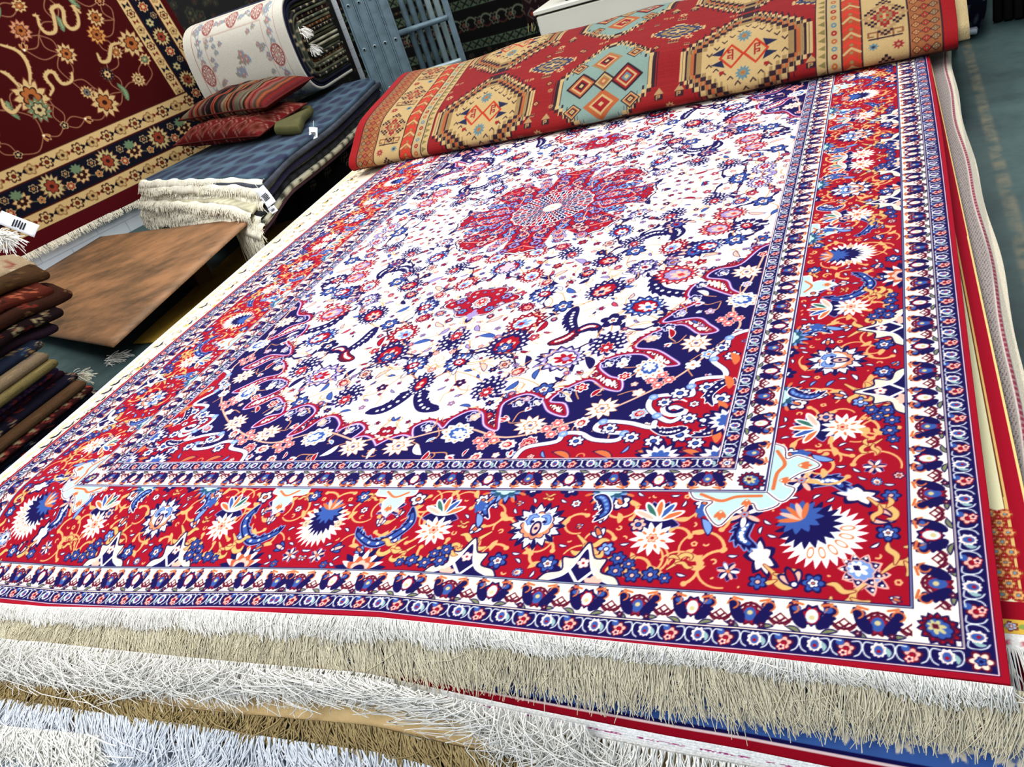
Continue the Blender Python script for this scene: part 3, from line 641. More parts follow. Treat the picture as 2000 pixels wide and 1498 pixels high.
    fx=lambda d:int(round(d/res))
    def strip(img,d0,d1,fn,period,corner,flip=False):
        n=fx(d1)-fx(d0); t=fn(d1-d0+1e-9)
        t=t[:n] if t.shape[0]>=n else np.vstack([t,t[-1:]]*1)
        if flip: t=t[::-1]
        for v in (img,img.transpose(1,0,2)):
            W=v.shape[1]; j=(np.arange(W-fx(d1))+int(.0*t.shape[1]))%t.shape[1]
            v[fx(d0):fx(d0)+len(t),fx(d1):]=t[:,j]
    wg=lambda w:white_guard(w); 
    strip(c.img,.435,.472,lambda w:navy_guard(w,.086),.086,None)
    strip(c.img,.368,.435,lambda w:white_guard(w,.2),.2,None,True)
    for (d0,d1,bg) in ((.435,.472,NAVY),(.368,.435,hx(252,243,222))):
        c.rect(d0,d1,d0,d1,bg); m=(d0+d1)/2
        if d1>.44: flower(c,m,m,.02,6,WINE,PNK,RED); flower(c,m,m,.01,5,NAVY,WH,BLUE)
        else: palmette(c,m,m,.027,-2.4,(NAVY,WINE,RED,BLUE,hx(200,190,140)),13)
    base=c.img.copy()
    c.rect(.122,99,.122,.368,RED); c.rect(.122,.368,.122,99,RED)
    hold=c.img[fx(.368):,fx(.368):].copy()
    # corner of the red border
    c.rect(.122,.40,.122,.40,RED) if False else None
    x=y=.272; dd=PI*1.25; c_=c; c=PX(c_,x,y,.66)
    c.radial(x-.02,y-.02,dd,.105,.12,teeth(26,.28),hx(250,247,240))
    c.radial(x+.02,y+.02,dd,.085,.095,teeth(20,.3),NAVY); c.radial(x+.045,y+.045,dd-PI,.06,.07,teeth(12,.34),BLUE)
    for k in range(5):
        t=dd-PI+(k-2)*.45; c.radial(x+.035+.035*math.cos(t),y+.035+.035*math.sin(t),t,.032,.008,lambda q:1.,ORG if k%2==0 else PNK)
    for k in range(6):
        t=dd+(k-2.5)*.36; c.radial(x+.08*math.cos(t),y+.08*math.sin(t),t,.02,.009,lambda q:1.,ORG); c.radial(x+.08*math.cos(t),y+.08*math.sin(t),t,.014,.006,lambda q:1.,WH)
    c=c_
    for sg in (0,1):
        d=c if sg==0 else c.T()
        palmette(d,.19,.18 if sg==0 else .2,.036,-2.2,(PNK,NAVY,WH,LBL,WH),9,1.1,.35); flower(d,.27,.155,.022,6,NAVY,BLUE,PNK); flower(d,.27,.155,.011,5,NAVY,WH,ORG)
        d.radial(.36,.205,1.2,.05,.03,teeth(7,.4),NAVY); d.radial(.36,.205,1.2,.04,.02,teeth(7,.4),hx(250,230,216)); saz(d,[(.385,.30),(.40,.25),(.37,.225)],.013,NAVY,BLUE,WH,LBL,7)
        tan_branch(d,.33,.165,.045,-1,-1); tan_branch(d,.21,.14,.05,1,-1); bud(d,.15,.30,.022,.4,NAVY,PNK,RED); flower(d,.15,.36,.018,6,NAVY,BLUE,PNK)
        d.radial(.40,.325-.02,PI/2,.036,.036,teeth(7,.44),NAVY)
        for k in range(6): t=k/6*2*PI; d.radial(.40+.02*math.sin(t),.305+.02*math.cos(t),PI/2-t,.014,.005,lambda q:1.,WH if k%2 else PNK)
        flower(d,.40,.305,.01,5,ORG,LBL,RED)
    border_unit(c,QA); border_unit(c.T(),QB)
    # pale corner cartouche outside the inner guard
    for d in (c,c.T()):
        P=cr([(.368,.368),(.34,.335),(.375,.315),(.39,.335),(.42,.31),(.445,.275),(.475,.315),(.465,.338),(.50,.345),(.515,.368)],5)
        d.poly(np.vstack([P,[(.36,.375)]]),TEAL); d.stroke(P,.004,WH); d.stroke(P,.0012,hx(60,30,70))
        stem(d,[(.375,.355),(.42,.352),(.45,.34),(.49,.358)],.0036,ORG); bud(d,.445,.31,.012,-PI/2,ORG,ORG,ORG); bud(d,.40,.342,.01,-PI/2,ORG,ORG,ORG)
    c.img[fx(.368):,fx(.368):]=hold
    strip(c.img,.054,.122,lambda w:white_guard(w,.195),.195,None)
    strip(c.img,.013,.054,lambda w:navy_guard(w,.092),.092,None)
    for (d0,d1,bg) in ((.013,.054,NAVY),(.054,.122,hx(252,243,222))):
        c.rect(d0,d1,d0,d1,bg); m=(d0+d1)/2
        if d1<.06: flower(c,m,m,.02,6,WINE,hx(250,222,200),RED); flower(c,m,m,.009,5,NAVY,BLUE,NAVY)
        else: palmette(c,m,m,.03,-2.4,(NAVY,WINE,RED,BLUE,hx(200,190,140)),13)
    c.rect(0,99,0,.013,RED); c.rect(0,.013,0,99,RED)
    lines(c,.013,(NAVY,hx(226,190,196),NAVY),.0016); lines(c,.054,(NAVY,hx(240,220,200),NAVY),.0018); lines(c,.122,(NAVY,hx(150,160,176),NAVY),.002)
    lines(c,.368,(NAVY,WH,NAVY,hx(60,60,120)),.0018); lines(c,.435,(NAVY,WH,NAVY),.002); lines(c,.472,(NAVY,WH,hx(150,90,110)),.0018)
    return c.img
def sample(img,res,U,Vv,clampblur=True):
    """area averaged sampling of a canvas at grid coordinates U (x) and Vv (y)"""
    def ax(a,coord,axis):
        n=a.shape[axis]; cs=np.concatenate([np.zeros_like(np.take(a,[0],axis)),np.cumsum(a,axis=axis,dtype=np.float64 if False else np.float32)],axis)
        return cs
    def resamp(a,coord,n):
        # a (n,...) -> average of a over [lo,hi) of every sample
        d=np.gradient(coord) if len(coord)>1 else np.array([res]); half=np.maximum(np.abs(d)/2,res*.5)
        lo=np.clip((coord-half)/res,0,n-1e-3); hi=np.clip((coord+half)/res,1e-3,n); hi=np.maximum(hi,lo+1e-3)
        cs=np.concatenate([np.zeros((1,)+a.shape[1:],np.float64),np.cumsum(a,0,dtype=np.float64)])
        def g(t): 
            i=np.minimum(t.astype(int),n-1); f=(t-i).reshape((-1,)+(1,)*(a.ndim-1)); return cs[i]*(1-f)+cs[i+1]*f
        return ((g(hi)-g(lo))/(hi-lo).reshape((-1,)+(1,)*(a.ndim-1))).astype(np.float32)
    H,W=img.shape[:2]
    b=resamp(img,np.asarray(Vv),H)
    out=np.empty((len(Vv),len(U),3),np.float32)
    for k in range(0,len(Vv),200): out[k:k+200]=resamp(np.ascontiguousarray(b[k:k+200].transpose(1,0,2)),np.asarray(U),W).transpose(1,0,2)
    return out
# ------------------------------------------------------------------ shape of the pile of rugs (z measured from the top rug's flat level, +HS in the world)
FX=np.array([-2.0,-1.4,-.8,-.19,.3,1.0,1.4,2.0])
def ext(x): return np.interp(x,FX,[.37,.36,.33,.25,.17,.13,.12,.12])
def drop0(x): return np.interp(x,FX,[-.115,-.11,-.10,-.045,-.014,-.02,-.035,-.045])
YF=-.472
def sm(t): t=np.clip(t,0,1); return t*t*(3-2*t)
def surf(x,y):
    """height of the visible top of the pile, relative to HS"""
    x=np.asarray(x,float); y=np.asarray(y,float); z0=drop0(x)
    t=(YF-y)/ext(x)
    inner=z0*(1-sm((y-YF)/.38))**1.0
    outer=np.where(t<1,z0+(-HS+.004-z0)*np.clip(t,0,1)**1.3,-HS+.004)
    z=np.where(t>0,outer,inner)
    z=z+np.where(t<0,1,0)*(.012*np.exp(-((x+1.2)/.25)**2)*sm((y-.2)/.8)+.004*np.sin(x*2.3+1)*np.sin(y*1.7)*sm((y-YF)/.4))
    # ripples of the front hem
    z=z+.006*np.sin(x*5.2+.7)*np.exp(-((y-YF)/.10)**2)*(t<.02)
    return z
def yprof(x,t): return YF-ext(x)*t
def profpt(x,t,lift=0.):
    y=yprof(x,t); z=np.where(t<1,drop0(x)+(-HS+.004-drop0(x))*np.clip(t,0,1)**1.3,-HS+.004)+HS
    # lift along the local normal of the slope
    return np.stack([x,y-lift*.6,z+lift],-1)
def comp(x): return (HS+drop0(x))/HS
# ---- the big rug
MAINIMG=weave_quarter()
full=np.concatenate([MAINIMG,MAINIMG[:,::-1]],1)          # left half (mirrored) ordering: x from right edge
full=full[:,::-1]
full=np.concatenate([full,full[::-1]],0); del MAINIMG
NXM=1700
ys=[0.]
while ys[-1]<3.9: ys.append(ys[-1]+.0016+ys[-1]*.0012)
ys=np.array([y for y in ys if y<3.6]+[RL]); xs=np.linspace(0,RW,NXM)
colr=sample(full,.001,xs,ys); del full
X,Y=np.meshgrid(xs-RW/2,ys+YF); Z=surf(X,Y)+HS
P=np.stack([X,Y,Z],-1).astype(np.float32)
# slight waviness of the long sides
P[...,0]+=(.012*np.exp(-((Y-1.6)/1.2)**2)*(X/1.372)*(np.abs(X)/1.372)**6).astype(np.float32)
main=sheet('persian_rug',P,colr,MAT['silk'],.005,sidecol=RED)
tag(main,'large ivory and red floral medallion rug with navy corners spread on top of the pile','rug')
del P,colr,X,Y,Z
# ---- fringes
def fringe(name,parent,x0,x1,n,t0f,t1f,lift,r,mat,K=7,wig=.012,side=.03,var=.12,curl=.0,clump=0,lift_end=.002,seed=1,jit=.004):
    g=np.random.default_rng(seed)
    x=np.sort(g.uniform(x0,x1,n))
    if clump:
        k=np.round(x/clump)*clump; a0=x.copy()
    s=np.linspace(0,1,K)[None]
    t0=t0f(x)[:,None]; L=(t1f(x)-t0f(x))[:,None]*(1+g.normal(0,var,(n,1)))
    t=t0+np.maximum(L,.02)*s
    ph=g.uniform(0,2*PI,(n,1)); fr=g.uniform(2,6,(n,1))
    low=np.sin(x*9+seed)[:,None]+.6*np.sin(x*23+seed*2)[:,None]
    dx=(low*side*.5+g.normal(0,side*.45,(n,1)))*s**1.3+wig*g.normal(0,1,(n,1))*np.sin(fr*s*1.7+ph)*s
    xx=x[:,None]+dx
    if clump: xx=xx+((k-a0)[:,None])*np.exp(-((s-.22)/.16)**2)*.8
    if curl: 
        c=(g.random((n,1))<curl); t=t+c*(-.9*L*np.clip(s-.55,0,1)**1.2*1.3)*g.uniform(.3,1,(n,1)); xx=xx+c*g.normal(0,.05,(n,1))*np.clip(s-.4,0,1)*2
    h=lift+ (lift_end-lift)*s+g.uniform(0,jit,(n,1))*np.sin(s*PI)+g.uniform(0,jit,(n,1))
    Pp=profpt(xx,t,h)
    Pp[...,2]=np.maximum(Pp[...,2],r*1.2+.004)
    return strands(name,Pp,g.uniform(.75,1.2,n)*r,mat,parent)
def itp(xs,v): return lambda x: np.interp(x,xs,v)
CXS=[-.95,-.72,-.15,.26,.6,.88,1.19,1.40]              # stations along the front
T_E0=itp(CXS,[.05,.06,.08,.10,.05,.03,.03,.03]); T_E1=itp(CXS,[.28,.31,.38,.45,.43,.47,.45,.45])
T_B=itp(CXS,[.26,.27,.36,.42,.535,.615,.69,.74]);  T_B1=itp([-.95,-.72,-.15,.26,.48,.6,.88,1.19,1.40],[.51,.54,.60,.60,.64,.93,1.0,1.1,1.2])
T_G=itp(CXS,[.50,.53,.665,.755,.82,.84,.85,.86]);
T_H=itp(CXS,[.52,.55,.68,.75,.86,.93,.98,1.0]);  T_H1=itp(CXS,[.66,.71,.80,.95,1.10,1.2,1.2,1.2])
T_I=itp(CXS,[.62,.66,.77,.90,1.02,1.08,1.1,1.1]);  T_I1=itp(CXS,[.86,.90,1.02,1.18,1.3,1.3,1.3,1.3])
T_J=itp(CXS,[.80,.82,.88,.98,1.1,1.1,1.1,1.1]);
# main rug's woven end band and white fringe
def band(name,parent,x0,x1,t0f,t1f,lift,mat,col=None,n=500,m=4,thick=.003):
    x=np.linspace(x0,x1,n); s=np.linspace(0,1,m)[:,None]; t=t0f(x)[None]*(1-s)+t1f(x)[None]*s
    Pb=profpt(np.broadcast_to(x,t.shape),t,lift)
    return sheet(name,Pb[::-1],col,mat,thick,parent)
band('woven_end',main,-1.372,1.372,lambda x:x*0-.01,lambda x:x*0+.025,.004,MAT['white_yarn'])
fringe('fringe',main,-1.372,1.374,5200,lambda x:x*0+.01,lambda x:np.interp(x,CXS,[.12,.125,.16,.185,.16,.13,.15,.2])*(1+.1*np.sin(x*31)),.016,.0012,MAT['white_yarn'],7,.004,.02,.14,.04,lift_end=.010,seed=3)
# ---- the rugs lying underneath
DK=dict(E=.021,C=.034,D=.050,B=.068,G=.09,H=.125,I=.148,J=.17)
def under(name,key,x0f,x1f,tf,y1,img,res,mat,ny=150,nx=300,thick=.005,side=None,yfun=None,cfun=None):
    """a rug body following the pile, its front hem at tf(x) on the slope"""
    u=np.linspace(0,1,nx); s=np.linspace(0,1,ny)**1.8
    Pp=np.empty((ny,nx,3)); 
    for j,v in enumerate(s):
        xa,xb=x0f(0),x1f(0)
        x=xa+(xb-xa)*u
        yf=yprof(x,tf(x)) if yfun is None else yfun(x); y=yf+(y1-yf)*v
        xa2=x0f(y); xb2=x1f(y); x=xa2+(xb2-xa2)*u
        tt=(YF-y)/ext(x); te=(YF-yf)/ext(x)
        f=np.where(te>0,np.clip((te-tt)/np.maximum(te,.02),0,1)**.5,1.)
        z=surf(x,y)*1.0; cc=comp(x)*(1-sm((y-YF)/.38))+sm((y-YF)/.38)
        Pp[j,:,0]=x; Pp[j,:,1]=y; Pp[j,:,2]=np.maximum(z-DK[key]*cc*f+HS-.0015,.008)
    col=cfun(Pp) if cfun else None
    return sheet(name,Pp,col,mat,thick,sidecol=side)
K=lambda v:(lambda y:v+0*np.asarray(y,float))
# E: plain body, beige fringe
e=under('carpet','E',K(-1.36),K(1.365),T_E0,3.3,None,.002,MAT['cream'],170,320)
tag(e,'rug directly under the big ivory rug, showing only its long beige fringe','rug')
fringe('fringe',e,-1.36,1.40,5200,T_E0,T_E1,.003,.0012,MAT['beige_yarn'],8,.008,.035,.10,.03,seed=5,jit=.004)
# C: cream silk rug with gold flowers, red edge on the right
def c_left(y): return -1.535-.095-.075*np.clip(y,-.5,3)
def c_right(y): return 1.432-.018*np.clip(y,-.4,3.2)
def weave_silk():
    W,L,res=.40,3.7,.002
    r=CV(W,L,res,hx(248,240,196))                 # right side strip, x measured from the right edge, y from the front end
    r.rect(0,.004,0,9,hx(236,206,140)); r.rect(.004,.030,0,9,RED); r.rect(.030,.0335,0,9,hx(226,190,120)); r.rect(.0335,.035,0,9,hx(120,60,40))
    g=random.Random(5)
    for k in range(90):
        x,y=g.uniform(.05,.38),g.uniform(.35,3.6); q=g.choice([hx(224,180,90),hx(230,160,110),hx(220,120,90),hx(190,200,130),hx(210,190,200)])
        flower(r,x,y,.016,6,hx(150,110,60),q,hx(120,170,190)); leaf(r,x+.02,y+.02,.035,.005,g.random()*6,hx(170,176,110),None)
        if k%5==0: r.radial(x-.01,y-.02,1.5,.022,.012,teeth(7,.6),hx(70,12,20))
    for i in range(16):                            # honeycomb of orange blossoms on red near the front
        for j in range(9):
            x,y=.036+i*.0225+(j%2)*.011,.075+j*.021
            if y<.27-.55*abs(x-.05):
                if i+j>=0: r.disc(x,y,.0125,hx(176,30,40))
    for i in range(16):
        for j in range(9):
            x,y=.036+i*.0225+(j%2)*.011,.075+j*.021
            if y<.27-.55*abs(x-.05): flower(r,x,y,.0115,6,hx(150,80,40),hx(238,178,120),hx(120,170,190))
    r.rect(0,9,.030,.062,RED); r.rect(0,9,.004,.030,hx(228,188,84)); r.rect(0,9,0,.004,RED)
    for k in range(12): flower(r,.02+k*.033,.017,.010,5,hx(120,30,40),[RED,hx(190,200,220)][k%2],WH); leaf(r,.036+k*.033,.017,.016,.004,0,hx(150,170,90),None)
    l=CV(W,L,res,hx(247,238,214))                 # left side strip, x from the left edge
    l.rect(0,.012,0,9,hx(252,250,240))
    for k in range(70):
        y=k*.055; x=.06+.02*math.sin(k*1.1)
        if y<1.0 or k%3==0: 
            saz(l,[(x,y),(x+.03,y+.015),(x+.02,y+.05)],.006,hx(30,26,40),hx(30,26,40),WH,hx(246,236,206),4,False)
        flower(l,.12+.02*math.sin(k),y,.016,6,hx(170,140,90),[hx(240,214,130),hx(236,196,170),hx(206,214,206)][k%3],hx(190,120,70)); leaf(l,.04,y+.02,.05,.007,1.3,hx(206,186,120),hx(240,226,150))
        if k%2: flower(l,.19+.02*math.cos(k),y,.02,7,hx(60,50,50),hx(236,220,190),ORG); l.stroke(arc(.09,y,.022,0,4,8),.002,hx(90,80,110))
    l.rect(.015,.02,0,9,hx(214,190,140)); l.rect(.085,.09,0,9,hx(190,176,150))
    return r.img,l.img
SR,SL=weave_silk()
def c_col(Pp):
    x=Pp[...,0]; y=Pp[...,1]; xr=c_right(y)-x; xl=x-c_left(y)-.09; yy=y-(-.362)
    iy=np.clip((yy/.002).astype(int),0,SR.shape[0]-1); ir=np.clip((xr/.002).astype(int),0,SR.shape[1]-1); il=np.clip((xl/.002).astype(int),0,SL.shape[1]-1)
    return np.where((xr<xl)[...,None],SR[iy,ir],SL[iy,il])
def under_silk():
    # dense only along the two visible margins
    u=np.concatenate([np.linspace(0,.03,16)[:-1],np.linspace(.03,.14,110),np.linspace(.145,.93,30),np.linspace(.932,1,160)])
    ny=900; s=np.linspace(0,1,ny)**1.35; Pp=np.empty((ny,len(u),3))
    for j,v in enumerate(s):
        y=-.362+(3.25+.362)*v; x=c_left(y)+(c_right(y)-c_left(y))*u; yy=np.full_like(x,y)
        cc=comp(x)*(1-sm((yy-YF)/.38))+sm((yy-YF)/.38); z=surf(x,yy)-DK['C']*cc
        z=np.where(x<-1.40,surf(x*0-1.40,yy)-DK['C']*cc+(surf(x,yy)-surf(x*0-1.4,yy))*0,z)-.006*np.clip((-1.37-x)/.2,0,1)
        dr=np.clip((.03-u)/.03,0,1); z=np.where(u<.03,z-dr**1.6*(z+HS-.012),z); x=x+np.where(u<.03,.03*(c_right(y)-c_left(y))*dr-.012*np.sin(dr*PI)*0-.0*dr,0)
        Pp[j]=np.stack([x,yy,z+HS],-1)
    return sheet('silk_rug',Pp,c_col(Pp),MAT['silk'],.006,sidecol=hx(236,214,160))
c=under_silk(); tag(c,'cream silk rug with gold flowers, peeking out either side beneath the big rug','rug')
# its short white end and fringe by the right corner
u=np.linspace(0,1,60); xx=1.0+(1.436-1.0)*u
def sfr(y0,y1,z0,z1,n=4):
    s=np.linspace(0,1,n)[:,None]; return np.stack([np.broadcast_to(xx,(n,60)),np.broadcast_to(y0+(y1-y0)*s,(n,60)),np.broadcast_to(surf(xx,np.full(60,y0))[None]+HS+z0+(z1-z0)*s,(n,60))],-1)
kc=np.tile(np.array(hx(246,244,238)),(8,60,1)); kc[3:5,::3]=hx(206,90,110)
sheet('woven_end',sfr(-.362,-.392,-.026,-.031,8)[::-1],kc[::-1],MAT['woven'],.003,c)
g=np.random.default_rng(4); n=500; x=g.uniform(1.0,1.45,n); s=np.linspace(0,1,6)[None]
yy=-.390-.075*s*g.uniform(.7,1.2,(n,1)); zz=surf(x,np.full(n,-.39))[:,None]+HS-.0275-.03*s**1.5+g.uniform(0,.004,(n,1))
strands('fringe',np.stack([x[:,None]+g.normal(0,.012,(n,1))*s+.01*s,yy,zz],-1),.0012,MAT['white_yarn'],c)
# D: grey lavender rug with a pink line and a cream edge, far right
def d_col(Pp):
    x=Pp[...,0]; y=Pp[...,1]; d=1.470-x; h=np.sin(x*900+np.floor(y*70)*2.1)*np.sin(y*440)
    c=np.where((d<.019)[...,None],hx(214,204,184),hx(170,158,152))
    c=np.where(((d>.020)&(d<.028))[...,None],np.where((np.sin(y*300)>-.3)[...,None],hx(150,66,84),hx(176,130,134)),c)
    c=np.where(((d>.034)&(h>.45))[...,None],hx(96,84,88),c); c=np.where(((d>.028)&(d<.031))[...,None],hx(208,196,186),c)
    return c
u2=np.concatenate([np.linspace(0,.96,12),np.linspace(.961,1,70)]); yv=np.linspace(-.30,3.45,1400)
XX=-1.45+(1.470+1.45)*u2[None]+0*yv[:,None]; YY=yv[:,None]+0*XX
XX=XX+(.010*np.sin(YY*2.1)+.004*np.sin(YY*9))*(u2[None]>.9)
ZZ=surf(XX,YY)+HS-DK['D']*(comp(XX)*(1-sm((YY-YF)/.38))+sm((YY-YF)/.38))-.03*np.clip((-1.3-XX)/.15,0,1)-.012*np.clip((XX-1.452)/.018,0,1)
d=sheet('carpet',np.stack([XX,YY,ZZ],-1),d_col(np.stack([XX-(.010*np.sin(YY*2.1)+.004*np.sin(YY*9)),YY],-1)),MAT['pile'],.010,sidecol=hx(214,204,184))
tag(d,'greyish rug with pink dotted line and cream edge at the right side of the pile','rug')
# B: blue bordered rug with a white woven end
def b_col(Pp):
    x=Pp[...,0]; y=Pp[...,1]; yf=yprof(x,T_B(x)); d=(y-yf)
    img=BIMG; iy=np.clip((d/.0015).astype(int),0,img.shape[0]-1); ix=np.clip(((x+1.40)/.0015).astype(int),0,img.shape[1]-1)
    return img[iy,ix]
def weave_b():
    w=CV(2.83,.30,.0015,hx(70,104,168)); w.rect(0,9,0,.017,RED); w.rect(0,9,.017,.020,hx(240,214,214)); w.rect(0,9,.020,.024,NAVY)
    for k in range(40):
        X=.035+k*.072
        c0=hx(226,214,196); w.radial(X,.05,0,.03,.02,teeth(9,.5),c0); w.radial(X,.05,0,.018,.011,teeth(7,.4),hx(110,130,170)); flower(w,X+.036,.066,.014,5,NAVY,hx(226,190,180),RED); w.stroke(arc(X,.06,.03,0,3,8),.0028,c0)
    w.rect(0,9,.085,.089,NAVY); w.rect(0,9,.089,.094,hx(226,196,190)); w.rect(0,9,.094,.30,NAVY)
    for k in range(45): flower(w,.03+k*.063,.12,.02,6,hx(220,170,170),BLUE,RED)
    w.rect(2.79,9,0,9,RED)
    return w.img
BIMG=weave_b()
b=under('carpet','B',K(-1.40),K(1.425),T_B,3.0,None,.002,MAT['silk'],10,10,cfun=None) if False else None
def under_b():
    x0,x1=-1.40,1.425; nx=1300; x=np.linspace(x0,x1,nx); rows=[]
    dd=np.concatenate([np.linspace(0,.16,110),np.linspace(.18,3.4,40)])
    Pp=np.empty((len(dd),nx,3)); yf=yprof(x,T_B(x)); te=T_B(x)
    for j,q in enumerate(dd):
        y=yf+q; tt=(YF-y)/ext(x); f=np.clip((te-tt)/te,0,1)**.5; cc=comp(x)*(1-sm((y-YF)/.38))+sm((y-YF)/.38)
        Pp[j]=np.stack([x,y,surf(x,y)-DK['B']*cc*f+HS-.0015],-1)
    return sheet('carpet',Pp,b_col(Pp),MAT['silk'],.007,sidecol=RED)
b=under_b(); tag(b,'blue bordered, red edged rug with white woven end at the lower right of the pile','rug')
# white woven end with purple selvedge marks
xk=np.linspace(-1.4,1.43,1500); m=26; kc=np.tile(np.array(hx(244,243,240)),(m,1500,1)).astype(float)
kc[::4]=hx(222,224,228); g=np.random.default_rng(8); wav=np.repeat(g.random(375),4)
for r_ in (11,12,13):
    mm=(np.repeat(g.random(750),2)<.55)&(np.sin(xk*60)>-.75)&(xk>.4); kc[r_,mm]=np.array(hx(172,70,130))
T_B2=lambda x:T_B(x)+.095
s=np.linspace(0,1,m)[:,None]; t=T_B(xk)[None]*(1-s)+T_B2(xk)[None]*s-.004
sheet('woven_end',profpt(np.broadcast_to(xk,t.shape),t,.0012)[::-1],kc[::-1],MAT['woven'],.003,b)
fringe('fringe',b,-1.40,1.43,3600,lambda x:np.where(x>.35,T_B2(x)-.004,T_B(x)),T_B1,.004,.0014,MAT['white_yarn'],9,.012,.05,.16,.12,clump=.014,seed=9,jit=.008)
fringe('fringe',b,-.95,.75,900,lambda x:T_B(x)+.03,lambda x:T_B1(x)+.02,.012,.0013,MAT['white_yarn'],12,.05,.12,.25,.5,seed=19,jit=.02)
# G: thick cream carpet
gcar=under('carpet','G',K(-1.42),K(.98),T_G,2.6,None,.002,MAT['cream'],150,320,.014); tag(gcar,'thick plain cream carpet edge sticking out low on the front of the pile','carpet')
# H tan fringe, I cool white fringe, J floor fringe
hcol=lambda c0:(lambda Pp:np.tile(np.array(c0),(Pp.shape[0],Pp.shape[1],1)))
h=under('carpet','H',K(-1.44),K(1.40),T_H,2.6,None,.002,MAT['pile'],110,260,.007,cfun=hcol(hx(66,76,66)),side=hx(66,76,66)); tag(h,'dark green rug low in the pile with a thick tan wool fringe','rug')
fringe('fringe',h,-1.44,1.40,2600,T_H,T_H1,.005,.0019,MAT['tan_yarn'],7,.010,.06,.16,.03,clump=.012,seed=11,jit=.006)
i_=under('carpet','I',K(-1.46),K(1.40),T_I,2.6,None,.002,MAT['pile'],110,260,.007,cfun=hcol(hx(128,140,132)),side=hx(128,140,132)); tag(i_,'grey green rug near the bottom of the pile with long cool white fringe','rug')
fringe('fringe',i_,-1.46,1.40,2300,T_I,T_I1,.005,.0020,MAT['bluewhite_yarn'],8,.012,.06,.14,.04,clump=.013,seed=12,jit=.006)
j_=under('carpet','J',K(-1.48),K(1.40),T_J,2.6,None,.002,MAT['pile'],110,260,.005,cfun=hcol(hx(222,200,196)),side=hx(222,200,196)); tag(j_,'pale pinkish rug at the bottom of the pile, white fringe spread on the floor','rug')
fringe('fringe',j_,-1.48,-.40,1500,T_J,lambda x:T_J(x)+.20,.005,.0022,MAT['white_yarn'],8,.02,.09,.25,.15,seed=13,jit=.012)
base=MB()
for k in range(2):
    pass
def slab(name,x0,x1,y0,y1,z0,z1,mat,label,cat='carpet'):
    m=MB(); m.box(((x0+x1)/2,(y0+y1)/2,(z0+z1)/2),(x1-x0)/2,(y1-y0)/2,(z1-z0)/2,None,.012); o=m.build(name,mat); tag(o,label,cat); return o
